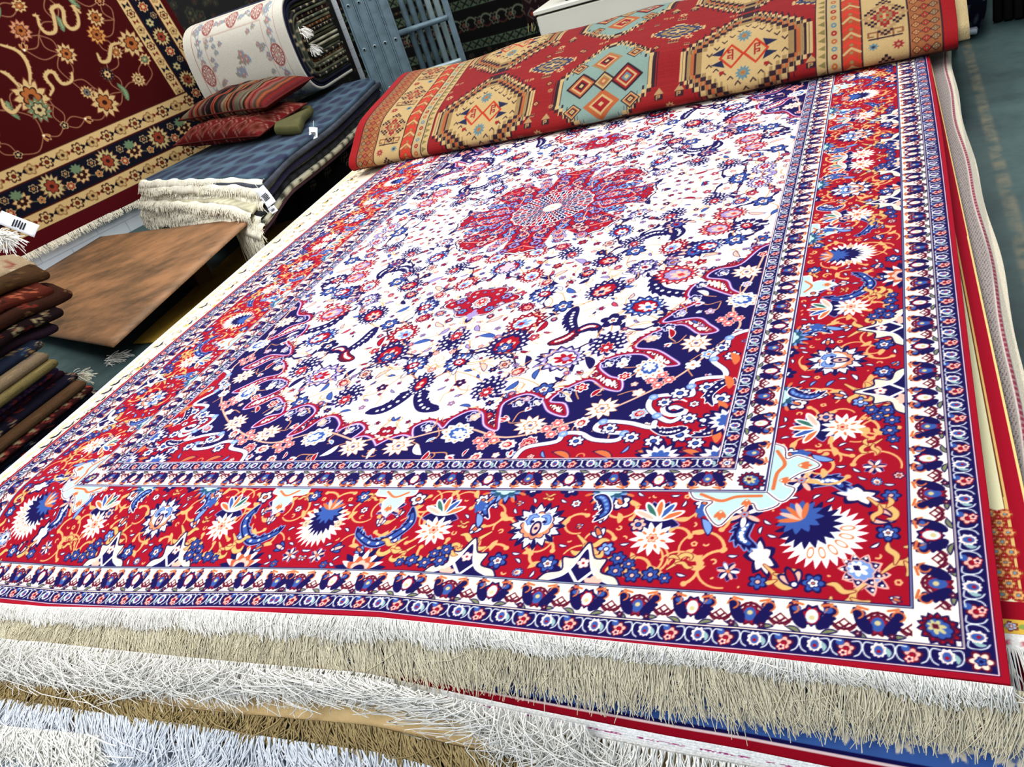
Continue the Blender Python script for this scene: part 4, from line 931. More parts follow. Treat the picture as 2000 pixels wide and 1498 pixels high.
# ------------------------------------------------------------------ tribal rug folded over the far end
def weave_kazak():
    W,L,res=3.07,1.75,.002; KR=hx(140,38,40); CR=hx(178,152,108); OL=hx(140,116,80); ST=hx(92,120,130); LB=hx(122,142,134); DK_=hx(52,36,44); OR_=hx(160,90,56); BG=hx(160,130,92)
    c=CV(W,L,res,KR); H_,W_=c.img.shape[:2]; xs=((np.arange(W_)+.5)*res)[None]; ys=((np.arange(H_)+.5)*res)[:,None]
    g=np.random.default_rng(2); c.img*= (1-.10*g.random((H_,1,1)).astype(np.float32))   # abrash
    def dia(cx,cy,a,b,cols,step=.022,hexk=.0):
        """stepped medallion: nested bands, outermost first, (scale,colour)"""
        u=np.abs(np.floor((xs-cx)/step+.5)*step); v=np.abs(np.floor((ys-cy)/step+.5)*step)
        zig=.012*np.where((np.floor(xs/step)+np.floor(ys/step))%2==0,1,-1)
        d=np.maximum(u/a+v/b, np.maximum(u/(a*(1-hexk)),v/(b*(1-hexk*.6))) if hexk else 0)
        saw=np.abs(((xs-cx)/.030+np.sign(xs-cx)*0)%1*2-1)*np.minimum(1,u/.05)
        d=d+.055*(saw-.5)*(d<1.2)
        for sc,cc in cols: c.img[d+zig*0<sc]=cc
    def plain(cx,cy,a,b,cc): c.img[(np.abs(xs-cx)/a+np.abs(ys-cy)/b)<1]=cc
    def star(x,y,r,cc,ct=None):
        for k in range(4):
            t=k*PI/4; 
            for q in (1,-1): c.poly([(x+q*r*math.cos(t),y+q*r*math.sin(t)),(x+.4*r*math.cos(t+1.2),y+.4*r*math.sin(t+1.2)),(x+.4*r*math.cos(t-1.2),y+.4*r*math.sin(t-1.2))],cc)
        c.disc(x,y,r*.28,ct or OR_)
    def hook(x,y,s,cc,f=1,w=.004):
        P=[(0,0),(0,1),(f*.8,1),(f*.8,.45),(f*.4,.45)]; c.stroke([(x+s*a,y+s*b) for a,b in P],w,cc)
    def comb(x,y,s,cc,n=4):
        for k in range(n): c.stroke([(x+k*s*.3,y),(x+k*s*.3,y+s*.6)],s*.06,cc)
        c.stroke([(x,y),(x+(n-1)*s*.3,y)],s*.09,cc); c.stroke([(x-s*.15,y+s*.3),(x+n*s*.3-s*.15,y+s*.3)],s*.06,DK_)
    def gem(x,y,r,cols): 
        for k,cc in enumerate(cols): f=1-k/len(cols); plain(x,y,r*f,r*f*1.0,cc)
    rows=[.34,1.06]
    for ri,cy in enumerate(rows):
        for k in range(3):
            cx=.85+k*.685
            kind=k%2
            cyy=cy+(0 if kind==0 else .02)
            if kind==0:
                zz=[]
                for m in range(7): zz.append((1-.085*m,[BG,DK_,hx(206,170,112),hx(120,72,40),BG,DK_,CR][m]))
                dia(cx,cyy,.37,.37,[(1.05,DK_)]+[(1.02-.055*m,[CR,DK_,OL,OR_,DK_,OL,CR][m]) for m in range(7)],.026,.22)
                plain(cx,cyy,.19,.20,CR)
                for a_ in range(-5,6):
                    for b_ in (-1,1):
                        yy_=cyy+b_*(.205-.033*abs(a_)); c.stroke([(cx+a_*.034,yy_),(cx+a_*.034+.012,yy_-b_*.016),(cx+a_*.034+.024,yy_)],.0028,DK_)
                for sg in (-1,1):
                    plain(cx+sg*.055,cyy,.06,.075,hx(170,60,40)); plain(cx+sg*.055,cyy,.045,.058,CR); 
                    for q in (-.02,.012): hook(cx+sg*.05,cyy+q,.026,KR,sg,.0035)
                    for q in (-1,1): c.poly([(cx+sg*.10,cyy+q*.012),(cx+sg*.15,cyy+q*.03),(cx+sg*.085,cyy+q*.06)],hx(40,44,70))
                    c.radial(cx,cyy+sg*.115,PI/2,.045,.036,teeth(11,.4),ST); c.radial(cx,cyy+sg*.115,PI/2,.022,.018,teeth(7,.4),OL); c.radial(cx,cyy+sg*.115,0,.008,.008,lambda t:1.,OR_)
                    c.rect(cx-.1*sg-.008,cx-.1*sg+.014,cyy-.1,cyy-.08,KR)
            else:
                dia(cx,cyy,.335,.35,[(1.08,DK_),(1.04,CR),(.96,DK_),(.93,LB)],.024,.26)
                g2=np.random.default_rng(k)
                gem(cx-.12,cyy+.01,.085,[DK_,OR_,CR,KR,DK_,CR]); gem(cx+.12,cyy-.01,.085,[DK_,KR,CR,KR,ST,CR]); gem(cx,cyy-.14,.095,[OR_,OR_,CR,KR,KR,CR]); gem(cx,cyy+.14,.085,[OL,OR_,CR,KR,DK_,CR]); gem(cx,cyy,.06,[DK_,CR,OL,OR_,CR])
                for sg in (-1,1):
                    for sv in (-1,1): gem(cx+sg*.15,cyy+sv*.15,.05,[DK_,CR,OR_,DK_,CR,OL])
            g3=random.Random(k*7+ri)
            for _ in range(26):
                fx2,fy2=cx+g3.uniform(-.34,.34),cy+g3.uniform(-.36,.36)
                iy,ix=int(fy2/res),int(fx2/res)
                if not (0<=iy<H_ and 20<ix<W_-20): continue
                if abs(c.img[iy,ix,0]-KR[0])>.12 or c.img[iy,ix,1]>.25: continue
                q=g3.randrange(4)
                if q==0: star(fx2,fy2,.018,g3.choice([BG,CR,ST]),KR)
                elif q==1: comb(fx2-.02,fy2,.035,g3.choice([OL,BG]),3)
                elif q==2: gem(fx2,fy2,.022,[DK_,OR_,CR,KR])
                else: 
                    for a_ in (-1,1): hook(fx2+a_*.008,fy2,.02,g3.choice([BG,CR]),a_,.0028)
            # fillers between the medallions
            mx=cx+.3425
            star(mx,cy-.21,.026,CR,KR); star(mx-.62,cy+.23,.028,CR,KR); comb(mx-.03,cy+.19,.05,OL); comb(mx-.02,cy-.08-.19,.045,BG); star(mx,cy+.30,.03,OL,CR)
            dia(mx,cy+.31,.15,.085,[(1.05,CR),(.92,hx(50,56,90)),(.7,OL),(.45,hx(50,56,90)),(.25,CR)],.016,.1)
            for q in (-1,1): c.poly([(mx+q*.05-.025,cy-.14),(mx+q*.05,cy-.10),(mx+q*.05+.025,cy-.14)],BG); c.rect(mx+q*.05-.02,mx+q*.05+.02,cy-.17,cy-.142,DK_); hook(mx+q*.05-.01,cy-.165,.018,BG,1,.003)
    # end borders
    def bord(f):
        X=lambda a:(a if f>0 else W-a)
        def rc(a,b,cc): c.rect(min(X(a),X(b)),max(X(a),X(b)),0,9,cc)
        rc(0,.05,hx(150,34,38)); rc(.05,.055,DK_); rc(.055,.17,hx(150,96,62)); rc(.17,.176,DK_); rc(.176,.35,CR); rc(.35,.356,DK_); rc(.356,.43,hx(164,70,48)); rc(.43,.436,DK_); rc(.436,.49,hx(170,150,112)); rc(.49,.495,DK_); rc(.495,.535,CR); rc(.535,.54,DK_)
        for k in range(40):
            y=.02+k*.045
            for a,cc in ((.078,BG),(.112,hx(190,70,50)),(.148,hx(206,140,84))): flower(c,X(a),y,.017,4,DK_,cc,CR)
            q=[(X(.36),y),(X(.395),y+.03),(X(.425),y)]; c.stroke(q,.006,[CR,hx(190,60,50)][k%2]); c.disc(X(.395),y+.004,.008,OL); c.disc(X(.463),y,.012,[OR_,KR,ST][k%3],.014); c.disc(X(.463),y,.005,CR)
            c.poly([(X(.5),y),(X(.53),y+.016),(X(.5),y+.032)],hx(120,110,70))
        for k in range(5):
            y=.05+k*.33; a=X(.262)
            for s_,cc in ((1.1,DK_),(1.0,BG),(.82,DK_),(.74,CR),(.6,hx(140,50,50)),(.42,OL),(.25,hx(170,50,44)),(.12,CR)):
                u=np.abs(np.floor((xs-a)/.012+.5)*.012); v=np.abs(np.floor((ys-y)/.012+.5)*.012); c.img[(u/.085+v/.105)<s_]=cc
            star(X(.215),y+.15,.026,hx(140,44,50),BG); star(X(.31),y+.16,.024,ST,hx(60,50,60)); 
            for q in (-1,1):
                hook(X(.262)+q*.03,y+.20,.045,hx(130,86,60),q,.004); hook(X(.262)+q*.03,y+.21,.03,hx(130,86,60),-q,.004)
            c.stroke([(X(.20),y+.205),(X(.325),y+.205)],.004,DK_)
    bord(1); bord(-1)
    return c.img
kimg=weave_kazak()
kprof=cr([(2.80,.004),(2.70,.004),(2.63,.012),(2.605,.04),(2.635,.078),(2.72,.125),(2.84,.195),(2.98,.235),(3.16,.27),(3.36,.305),(3.50,.315),(3.62,.29),(3.68,.20),(3.70,.05),(3.70,-.12),(3.70,-.20)],14)
ka=np.concatenate([[0],np.cumsum(np.linalg.norm(np.diff(kprof,axis=0),axis=1))])
nyk=520; nxk=1150; sa=np.linspace(0,ka[-1],nyk); KY=np.interp(sa,ka,kprof[:,0]); KZ=np.interp(sa,ka,kprof[:,1])
sx=np.linspace(0,3.07,nxk); kcol=sample(kimg,.002,sx,np.clip(sa-.06,0,1.74))
XX=(-1.60+sx)[None]+0*KY[:,None]
wob=.012*np.sin(XX*3.1+sa[:,None]*2)+.008*np.sin(XX*7.7+1); mid=sm((sa[:,None]-.25)/.3)
YY=KY[:,None]+0*XX-.02*np.cos((XX+.1)*1.1)+wob*.6; ZZ=HS+KZ[:,None]+wob*mid+.004+.02*mid*np.clip((XX-.2)/1.2,0,1)
XX=XX+.02*np.sin(sa[:,None]*5)*np.abs(XX/1.6)**3*np.sign(XX)
kz=sheet('tribal_rug',np.stack([XX,YY,ZZ],-1),kcol,MAT['pile'],.012,down=np.array([0,.5,-.8]),sidecol=hx(170,40,40))
tag(kz,'red and tan tribal rug with stepped hexagon medallions, folded across the far end','rug')
# padding inside the fold
def roundslab(name,x0,x1,prof,mat,col=None,nx=40,parent=None,ax=None,bulge=0.):
    """closed profile in (y,z) extruded along x, with end caps"""
    pr=np.asarray(prof,float); n=len(pr); xs_=np.linspace(x0,x1,nx)
    V=np.stack([np.repeat(xs_,n),np.tile(pr[:,0],nx),np.tile(pr[:,1],nx)],1)
    i=np.arange(nx*n).reshape(nx,n); j=np.roll(i,-1,1); F=np.stack([i[:-1],i[1:],j[1:],j[:-1]],-1).reshape(-1,4)
    V=np.vstack([V,[[x0,*pr.mean(0)],[x1,*pr.mean(0)]]]); a=nx*n
    F3=np.concatenate([np.stack([i[0],j[0],np.full(n,a)],-1),np.stack([j[-1],i[-1],np.full(n,a+1)],-1)])
    return link(name,raw(name,V,[F,F3],None if col is None else np.tile(np.array(col),(len(V),1))),mat,parent)
pad=roundslab('felt_pad',-1.63,1.53,[(2.70,HS+.02),(2.66,HS+.035),(2.70,HS+.085),(2.86,HS+.16),(3.02,HS+.205),(3.2,HS+.235),(3.45,HS+.27),(3.58,HS+.25),(3.62,HS+.15),(3.62,.03),(3.58,.02),(3.5,HS+.02)],MAT['cream'])
tag(pad,'cream felt padding showing at both ends inside the folded tribal rug','padding')
# ------------------------------------------------------------------ left wall and the rug hung on it
E2=np.array([.3174,.9483,0.]); E1=np.array([.9483,-.3174,0.]); WP=np.array([-4.3,2.95,0.])
def wall(px,py,off=.03):
    p=onplane(px,py,WP+E1*off,E1); return (p-WP)@E2,p[2]
def wpt(s,z,off=.03): return WP+E1*off+E2*np.asarray(s)[...,None]+np.array([0,0,1.])*np.asarray(z)[...,None]
DR=hx(74,16,18); CG=hx(206,178,128); NV=hx(24,24,38); GN=hx(112,134,104); OG=hx(170,104,58); DB=hx(60,30,26)
def weave_hanging():
    c=CV(3.05,2.05,.0028,DR); ox,oz=1.6,.2
    def q(px,py): s,z=wall(px,py); return (s+.125*(z-.76)+ox,z-oz)
    fx_,fz=2.677,.565
    def vine(pts,w=.004,col=hx(150,110,84)): c.stroke(cr(pts,8),w,col)
    def pal(x,y,r,rot,o=CG,a=hx(222,196,150),b=OG,core=DB,n=11):
        c.radial(x,y,rot,r*1.1,r,teeth(n,.34),hx(120,70,50)); c.radial(x,y,rot,r,r*.9,teeth(n,.36),o); c.radial(x,y,rot,r*.62,r*.55,lobes(7,.3),DB); c.radial(x,y,rot,r*.54,r*.46,lobes(7,.3),b); c.disc(x,y,r*.16,core)
        for k in range(n): t=(k+.5)/n*2*PI; c.disc(x+.72*r*math.cos(t),y+.68*r*math.sin(t),r*.055,a)
    R=random.Random(4); sites=[]
    for _ in range(500):
        x,y=R.uniform(.1,fx_-.05),R.uniform(fz+.05,2.0)
        if all(math.hypot(x-a,y-b)>.14 for a,b in sites): sites.append((x,y))
    for i,(x,y) in enumerate(sites):
        near=sorted(sites,key=lambda p:math.hypot(p[0]-x,p[1]-y))[1:4]
        for k,(a,b) in enumerate(near[:2]): vine([(x,y),((x+a)/2+(b-y)*.25,(y+b)/2-(a-x)*.25),(a,b)])
    special=[(60,190),(185,35),(188,68),(130,105),(40,60),(255,85),(75,215),(205,200),(170,180),(270,155),(210,145)]
    sp=[q(*p) for p in special]
    for x,y in sites:
        if min(math.hypot(x-a,y-b) for a,b in sp)<.13: continue
        k=R.randrange(5); a=R.random()*6.28
        if k==0: flower(c,x,y,.035,6,CG,DR,OG,a)
        elif k==1: pal(x,y,.05,a,CG,CG,[OG,NV,GN][R.randrange(3)],CG,9)
        elif k==2: saz(c,[(x-.07*math.cos(a),y-.07*math.sin(a)),(x+.02*math.sin(a),y-.02*math.cos(a)),(x+.07*math.cos(a),y+.07*math.sin(a))],.016,GN,GN,hx(160,172,130),hx(70,60,40),7)
        elif k==3: bud(c,x,y,.03,a,CG,OG,DR)
        else: flower(c,x,y,.03,5,CG,NV,CG,a)
    for k,(x,y) in enumerate(sp): 
        pal(x,y,[.13,.065,.07,.075,.075,.10,.09,.11,.05,.055,.055][k],PI/2,[CG,CG,hx(208,150,84),CG,hx(196,140,110),CG,GN,CG,CG,CG,NV][k],CG,[OG,OG,OG,OG,OG,OG,hx(190,176,130),OG,hx(110,110,110),CG,CG][k])
    for pts in ([(65,30),(72,33),(78,52),(92,65),(108,60),(104,32),(100,18),(112,12),(122,22),(126,45),(140,57),(152,50),(150,30),(140,12),(155,25)],[(190,105),(198,120),(212,118),(215,100),(218,88),(234,84)],[(97,186),(103,172),(92,158),(88,148),(95,140),(106,143),(113,155),(124,164),(140,158),(141,142)],[(0,88),(30,98),(48,115),(57,140),(57,165)],[(0,140),(15,148),(36,170)],[(0,195),(8,212),(24,220),(38,205)],[(-60,150),(-40,120),(-20,140),(-30,180),(-50,200)]):
        p=cr([q(*t) for t in pts],9); m=len(p); w=.012*(.5+.5*np.sin(np.linspace(0.1,PI-.1,m))); c.stroke(p,w+.004,hx(120,80,60)); c.stroke(p,w,CG)
        for k in range(3,m-2,4): 
            t=p[k+1]-p[k-1]; t=t/(np.linalg.norm(t)+1e-9); n=np.array([-t[1],t[0]]); c.seg(p[k],p[k]+n*.02+t*.012,.006,.001,CG)
    # borders: bottom (deep) and right side
    def guard(x0,x1,y0,y1,horiz):
        c.rect(x0,x1,y0,y1,CG); L=(x1-x0) if horiz else (y1-y0); w=(y1-y0) if horiz else (x1-x0)
        for k in range(int(L/.062)+1):
            t=.03+k*.062; m=w/2; X,Y=(x0+t,y0+m) if horiz else (x0+m,y0+t)
            kk=k%4
            if kk==0: flower(c,X,Y,w*.36,6,DB,CG,hx(130,50,30))
            elif kk==1: 
                for sg in (-1,1): c.poly([(X,Y),(X+sg*.025,Y+.022),(X+sg*.025,Y-.022)],NV)
            elif kk==2: flower(c,X,Y,w*.34,5,hx(150,110,70),hx(190,168,120),DB)
            else: 
                for sg in (-1,1): c.poly([(X,Y),(X+sg*.02,Y+.018),(X+sg*.02,Y-.018)],hx(110,40,30))
        for e in (0,1):
            if horiz: yy=y0 if e==0 else y1; c.rect(x0,x1,yy-.006,yy+.006,hx(70,26,24))
            else: xx=x0 if e==0 else x1; c.rect(xx-.006,xx+.006,y0,y1,hx(70,26,24))
    k=.72; e=fx_
    xs4=[e,e+.13*k,e+.33*k,e+.46*k]
    guard(xs4[0],xs4[1],.43,9,False); c.rect(xs4[1],xs4[2],.23,9,NV); guard(xs4[2],xs4[3],.1,2.05,False); c.rect(xs4[3],9,0,9,DR)
    c.rect(0,xs4[1],.43,.565,CG); guard(0,xs4[1],.435,.565,True); c.rect(0,xs4[2],.23,.43,NV); guard(0,xs4[3],.10,.23,True); c.rect(0,9,0,.10,hx(88,18,26))
    for i in range(int(xs4[2]/.115)):
        x=.06+i*.115; y=.33; m=i%4; R2=random.Random(i)
        vine([(x-.06,y-.03),(x,y+.05*(-1)**i),(x+.06,y-.03)],.003,hx(120,120,90))
        if m==0: pal(x,y+.01,.092,PI/2,hx(190,178,128),CG,hx(150,70,50),DB,15)
        elif m==1: flower(c,x,y-.04,.036,7,CG,hx(150,60,50),CG); flower(c,x+.02,y+.05,.03,6,CG,NV,OG)
        elif m==2: pal(x,y,.068,0.5,CG,CG,DB,CG,9); c.radial(x-.01,y+.05,1.5,.04,.05,teeth(9,.4),GN)
        else: flower(c,x,y+.045,.034,6,CG,NV,hx(170,90,50)); flower(c,x,y-.045,.03,5,CG,OG,NV)
    for i in range(16):
        x=(xs4[1]+xs4[2])/2; y=.30+i*.115; m=i%3
        if m==0: pal(x,y,.07,PI/2,hx(190,178,128),CG,hx(150,70,50),DB,15)
        elif m==1: flower(c,x-.02,y,.034,6,GN,CG,DB); flower(c,x+.04,y+.04,.026,6,CG,NV,OG)
        else: flower(c,x,y,.04,7,CG,hx(150,60,50),CG)
    return c.img
himg=weave_hanging()
nx,nz=620,470; ss=np.linspace(0,3.05,nx); zz=np.linspace(0,2.05,nz); hcol_=sample(himg,.0028,ss,zz)
S_=(ss-1.6)[None]-.125*(zz[:,None]+.2-.76); Z_=zz[:,None]+.2+0*S_
off=.045+.010*np.sin(S_*5+Z_*2)+.012*np.sin(S_*2.1)*np.cos(Z_*3)
Ph=WP+E1*off[...,None]+E2*S_[...,None]+np.array([0,0,1.])*Z_[...,None]
hang=sheet('hanging_rug',Ph,hcol_,MAT['pile'],.012,down=-E1,sidecol=CG); tag(hang,'dark red rug with cream scrolls and navy flowered border hung on the left wall','rug')
# ragged pale hem below the hung rug
n=1500; g=np.random.default_rng(31); s=g.uniform(-1.6,1.45,n); k=np.linspace(0,1,5)[None]
hs=s[:,None]-.125*(.2-.76)+g.normal(0,.01,(n,1))*k; hz=.205-.05*k*g.uniform(.5,1.2,(n,1)); ho=.05+.012*k+g.uniform(0,.006,(n,1))
strands('fringe',WP+E1*ho[...,None]+E2*hs[...,None]+np.array([0,0,1.])*hz[...,None],.003,MAT['cream_yarn'],hang)
# ------------------------------------------------------------------ soft slabs: folded rugs, cushions
def edge_coords(n,r):
    a=np.linspace(0,1,8)**1.6*r; mid=np.linspace(r,1-r,n)[1:-1]; return np.concatenate([a,mid,1-a[::-1]])
def puff(name,A,B,C,D,th,mat,colfn=None,nu=40,nv=40,r=None,parent=None,wob=0.,seed=0,sag=None,th2=None):
    """soft slab on the quad A near-left, B near-right, C far-right, D far-left (underside corners)"""
    A,B,C,D=[np.asarray(p,float) for p in (A,B,C,D)]
    W=(np.linalg.norm(B-A)+np.linalg.norm(C-D))/2; L=(np.linalg.norm(D-A)+np.linalg.norm(C-B))/2; r=r or th*.5
    u=edge_coords(nu,min(.45,r/W)); v=edge_coords(nv,min(.45,r/L)); U,V=np.meshgrid(u,v)
    P=(1-U)[...,None]*(1-V)[...,None]*A+U[...,None]*(1-V)[...,None]*B+U[...,None]*V[...,None]*C+(1-U)[...,None]*V[...,None]*D
    d=np.minimum.reduce([U*W,(1-U)*W,V*L,(1-V)*L]); e=np.sqrt(np.clip(1-(1-np.clip(d/r,0,1))**2,0,1))
    g=np.random.default_rng(seed); 
    def nz(): 
        z=0
        for k in range(4): z=z+np.sin(U*W*g.uniform(4,16)+V*L*g.uniform(-14,14)+g.uniform(0,6))/(1+k*.5)
        return z*.4
    w1=nz() if wob else 0; w2=nz() if wob else 0; w3=nz() if wob else 0
    if wob: P=P+np.stack([w1*wob,w2*wob,w3*wob*.7],-1)
    if sag is not None: P[...,2]+=sag(U,V)
    up=np.array([0,0,1.]); mid=P+up*th/2
    top=mid+up*(th/2*e)[...,None]; bot=mid-up*(th/2*e)[...,None]
    ny,nx=U.shape; Vt=np.concatenate([top.reshape(-1,3),bot.reshape(-1,3)])
    F=np.concatenate([gridfaces(ny,nx),gridfaces(ny,nx,ny*nx)[:,::-1]])
    col=None
    if colfn is not None:
        su=np.concatenate([np.zeros((ny,1)),np.cumsum(np.linalg.norm(np.diff(top,axis=1),axis=2),1)],1); sv=np.concatenate([np.zeros((1,nx)),np.cumsum(np.linalg.norm(np.diff(top,axis=0),axis=2),0)],0)
        ct=colfn(su,sv,U,V); cb=colfn(-su if True else su,sv,U,V) if False else colfn(2*su[:,-1:]-su,sv,U,V)
        col=np.concatenate([ct.reshape(-1,3),cb.reshape(-1,3)])
    return link(name,raw(name,Vt,F,col),mat,parent)
def lookup(img,res):
    H,W=img.shape[:2]
    def f(su,sv,U,V): return img[(np.abs(sv)/res).astype(int)%H,(np.abs(su)/res).astype(int)%W]
    return f
def flat(c0,amp=.06,seed=0):
    c0=np.array(c0); g=np.random.default_rng(seed); a=g.uniform(3,9,4)
    return lambda su,sv,U,V: np.clip(c0*(1+amp*(np.sin(su*a[0]*3+sv*a[1]*5)+np.sin(su*a[2]*9-sv*a[3]*7)))[...,None],0,1)
# ---- plywood sheet: foot against the wall on the floor, right end propped up
bm_=bpy.data.materials.new('plywood'); bm_.use_nodes=True; n_=bm_.node_tree.nodes; l_=bm_.node_tree.links; b_=n_['Principled BSDF']; b_.inputs['Roughness'].default_value=.6
t_=n_.new('ShaderNodeTexCoord'); mp=n_.new('ShaderNodeMapping'); mp.inputs['Scale'].default_value=(.9,2.6,1); mp.inputs['Rotation'].default_value=(0,0,-.3); l_.new(t_.outputs['Object'],mp.inputs[0])
a_=n_.new('ShaderNodeTexNoise'); a_.inputs['Scale'].default_value=2.2; a_.inputs['Detail'].default_value=9; a_.inputs['Roughness'].default_value=.65; l_.new(mp.outputs[0],a_.inputs['Vector'])
r_=n_.new('ShaderNodeValToRGB'); r_.color_ramp.elements[0].position=.34; r_.color_ramp.elements[0].color=(*lin(hx(84,66,46)),1); r_.color_ramp.elements[1].position=.62; r_.color_ramp.elements[1].color=(*lin(hx(158,116,80)),1)
l_.new(a_.outputs[0],r_.inputs[0])
a2=n_.new('ShaderNodeTexVoronoi'); a2.inputs['Scale'].default_value=7.; l_.new(mp.outputs[0],a2.inputs['Vector']); lt=n_.new('ShaderNodeMath'); lt.operation='LESS_THAN'; lt.inputs[1].default_value=.055; l_.new(a2.outputs['Distance'],lt.inputs[0])
m_=n_.new('ShaderNodeMixRGB'); l_.new(lt.outputs[0],m_.inputs[0]); l_.new(r_.outputs[0],m_.inputs[1]); m_.inputs[2].default_value=(*lin(hx(58,38,26)),1); l_.new(m_.outputs[0],b_.inputs['Base Color'])
bC=np.array([-2.132,1.035,.12]); bB=bC+.95*E2+np.array([0,0,.20]); bD=bC-2.58*E1+np.array([0,0,-.108]); bA=bD+1.1*E2+np.array([0,0,.075])
m=MB(); nn=24; U,V=np.meshgrid(np.linspace(0,1,nn),np.linspace(0,1,nn)); Pb=((1-U)*(1-V))[...,None]*bD+(U*(1-V))[...,None]*bC+(U*V)[...,None]*bB+((1-U)*V)[...,None]*bA
board=sheet('plywood_sheet',Pb,None,bm_,.014); tag(board,'stained plywood sheet propped against the white wall beside the kilim pile','board')
for k,f in enumerate((.25,.8)):
    mb=MB(); p=bC*(1-f)+bB*f-E1*(.95 if k==0 else .75); z=p[2]-.09*(.95 if k==0 else .75)-.035; mb.box((p[0],p[1],(z)/2-.005),.30,.05,z/2-.006,[E1,E2,[0,0,1]],.004); o=mb.build('timber_bearer',MAT['wood']); tag(o,['timber block under the near end of the plywood sheet','timber block under the far end of the plywood sheet'][k],'block')
# ---- yellow mat and floor oddments
mats=[at(258,672,.012),at(330,640,.012),at(590,400,.012),at(500,455,.012)]
ym=puff('floor_mat',at(262,672,.004),at(340,668,.004)+np.array([.12,0,0]),at(600,420,.004)+np.array([.1,0,0]),at(502,452,.004),.010,mk('mustard_felt',hx(176,146,62),rough=.95,var=.14,vscale=30,bump=.4,bscale=200),None,60,120,wob=.004,seed=3)
tag(ym,'mustard yellow felt mat on the floor along the left of the rug pile','mat')
# ---- stack of folded rugs lying on the board
fbl,fbr=at(287,420,.115),at(498,440,.31); ftl,ftr=at(277,352,.40),at(516,345,.475); bbr,btr=at(690,262,.27),at(702,186,.475)
ext_=(btr-ftr); ext_[2]=0; ext_/=np.linalg.norm(ext_); bbr=bbr+ext_*.55; btr=btr+ext_*.55; bbl=bbr+(fbl-fbr)*.42; btl=btr+(ftl-ftr)*.42
SLc=[('dark plum',hx(66,40,52)),('grey cream',hx(172,168,148)),('black patterned',hx(40,42,46)),('cream',hx(196,190,164)),('navy',hx(34,32,56)),('olive',hx(112,118,98)),('charcoal',hx(66,70,80)),('slate blue',hx(70,88,102))]
ORD=['lowest','second','third','fourth','fifth','sixth','seventh']
blob=lambda su,sv,U,V:(lambda dd: np.where((dd<.32)[...,None],np.array(hx(44,50,74)),np.array(hx(68,88,104))*(1+.12*np.sin(su*14+2*np.sin(sv*9)))[...,None]))(np.hypot((su/.24+.5*np.floor(sv/.2)%1)%1-.5,((sv/.2)%1-.5)*.8))
stackroot=None
NL=8
for k in range(NL):
    f0,f1=k/NL,(k+1)/NL; th=.032*1.0
    def mixp(lo,hi,f): return lo*(1-f)+hi*f
    shv=E1*(.014*(NL-1-k)); A=mixp(fbl,ftl,f0); B=mixp(fbr,ftr,f0)+shv*.6; C=mixp(bbr,btr,f0)+shv*1.3; D=mixp(bbl,btl,f0)
    nrm=(A-D); nrm/=np.linalg.norm(nrm); th=((ftl[2]-fbl[2])/NL)*1.02
    th=.030
    col_=SLc[k][1]; jig=np.random.default_rng(k).normal(0,.02,2)
    sag=(lambda U,V,k=k:-.05*sm((U-.82)/.18)*sm((.22-V)/.22)*(1.2-k/NL)+.012*np.sin(V*7+1)*U)
    cf=blob if k==7 else ((lambda su,sv,U,V,c0=np.array(col_):np.where((np.sin(sv*90)*np.sin(sv*31)>.25)[...,None],c0*.35,c0)) if k in (1,2) else flat(col_,.08,k))
    o=puff('folded_rug',A+nrm*jig[0]*.5,B+nrm*jig[0]+E1*jig[1],C+E1*jig[1],D,th,MAT['pile'],cf,50,60,wob=.004,seed=k,sag=sag)
    tag(o,('slate blue spotted rug, folded, topmost of the white fringed stack' if k==7 else '%s folded rug, %s up in the white fringed stack by the wall'%(SLc[k][0],ORD[k])) if k else 'dark plum folded rug, lowest of the white fringed stack by the wall','rug','folded rugs with white fringes on the plywood')
    # white woven end and fringe hanging over the front
    N=900 if k else 1700; g=np.random.default_rng(50+k); u=g.uniform(0,1,N); A2=A+nrm*jig[0]*.5; B2=B+nrm*jig[0]+E1*jig[1]
    base_=A2+(B2-A2)*u[:,None]; base_[:,2]+=th*.75-.05*sm((u-.82)/.18)*(1.2-k/NL); Kk=7; s=np.linspace(0,1,Kk)[None]
    Lh=(.052+.012*np.sin(u*17+k))*(1.0 if k else 1.9); Lh=Lh*np.where((u>.84)&(k<3),2.1,1.)*g.uniform(.8,1.15,N)
    outw=(.018+.008*np.sin(u*11+2*k)+.022*(NL-k)/NL)[:,None]*np.sin(np.clip(s*1.5,0,1)*PI/2)+.02*(g.normal(0,.5,(N,1)))*s**2
    dz=-Lh[:,None]*np.clip(s-.10,0,1)**1.15+.004
    Pp=base_[:,None]+nrm*outw[...,None]+(B2-A2)/np.linalg.norm(B2-A2)*(g.normal(0,.012,(N,1))*s+.006*np.sin(s*6+g.uniform(0,6,(N,1))))[...,None]; Pp[...,2]+=dz
    if k<2: Pp[...,2]=np.maximum(Pp[...,2],np.where(u[:,None]<.86,(bD[2]*(1-u)+ .315*u)[:,None]-.0+.01*g.random((N,1)),.02))
    strands('fringe',Pp,.0032,MAT['cream_yarn'],o)
    w=np.linspace(0,1,80); Pw=(A2+(B2-A2)*w[:,None])[None]+nrm*(np.linspace(-.01,.034,5)[:,None,None])+np.zeros((5,80,1)); Pw[...,2]+=th*.8+np.array([.006,.006,.0,-.014,-.034])[:,None]-.05*sm((w-.82)/.18)[None]*(1.2-k/NL)+.004*np.sin(w*40+k)[None]
    sheet('woven_end',Pw[::-1],None,MAT['cream_yarn'],.004,o,down=-nrm)
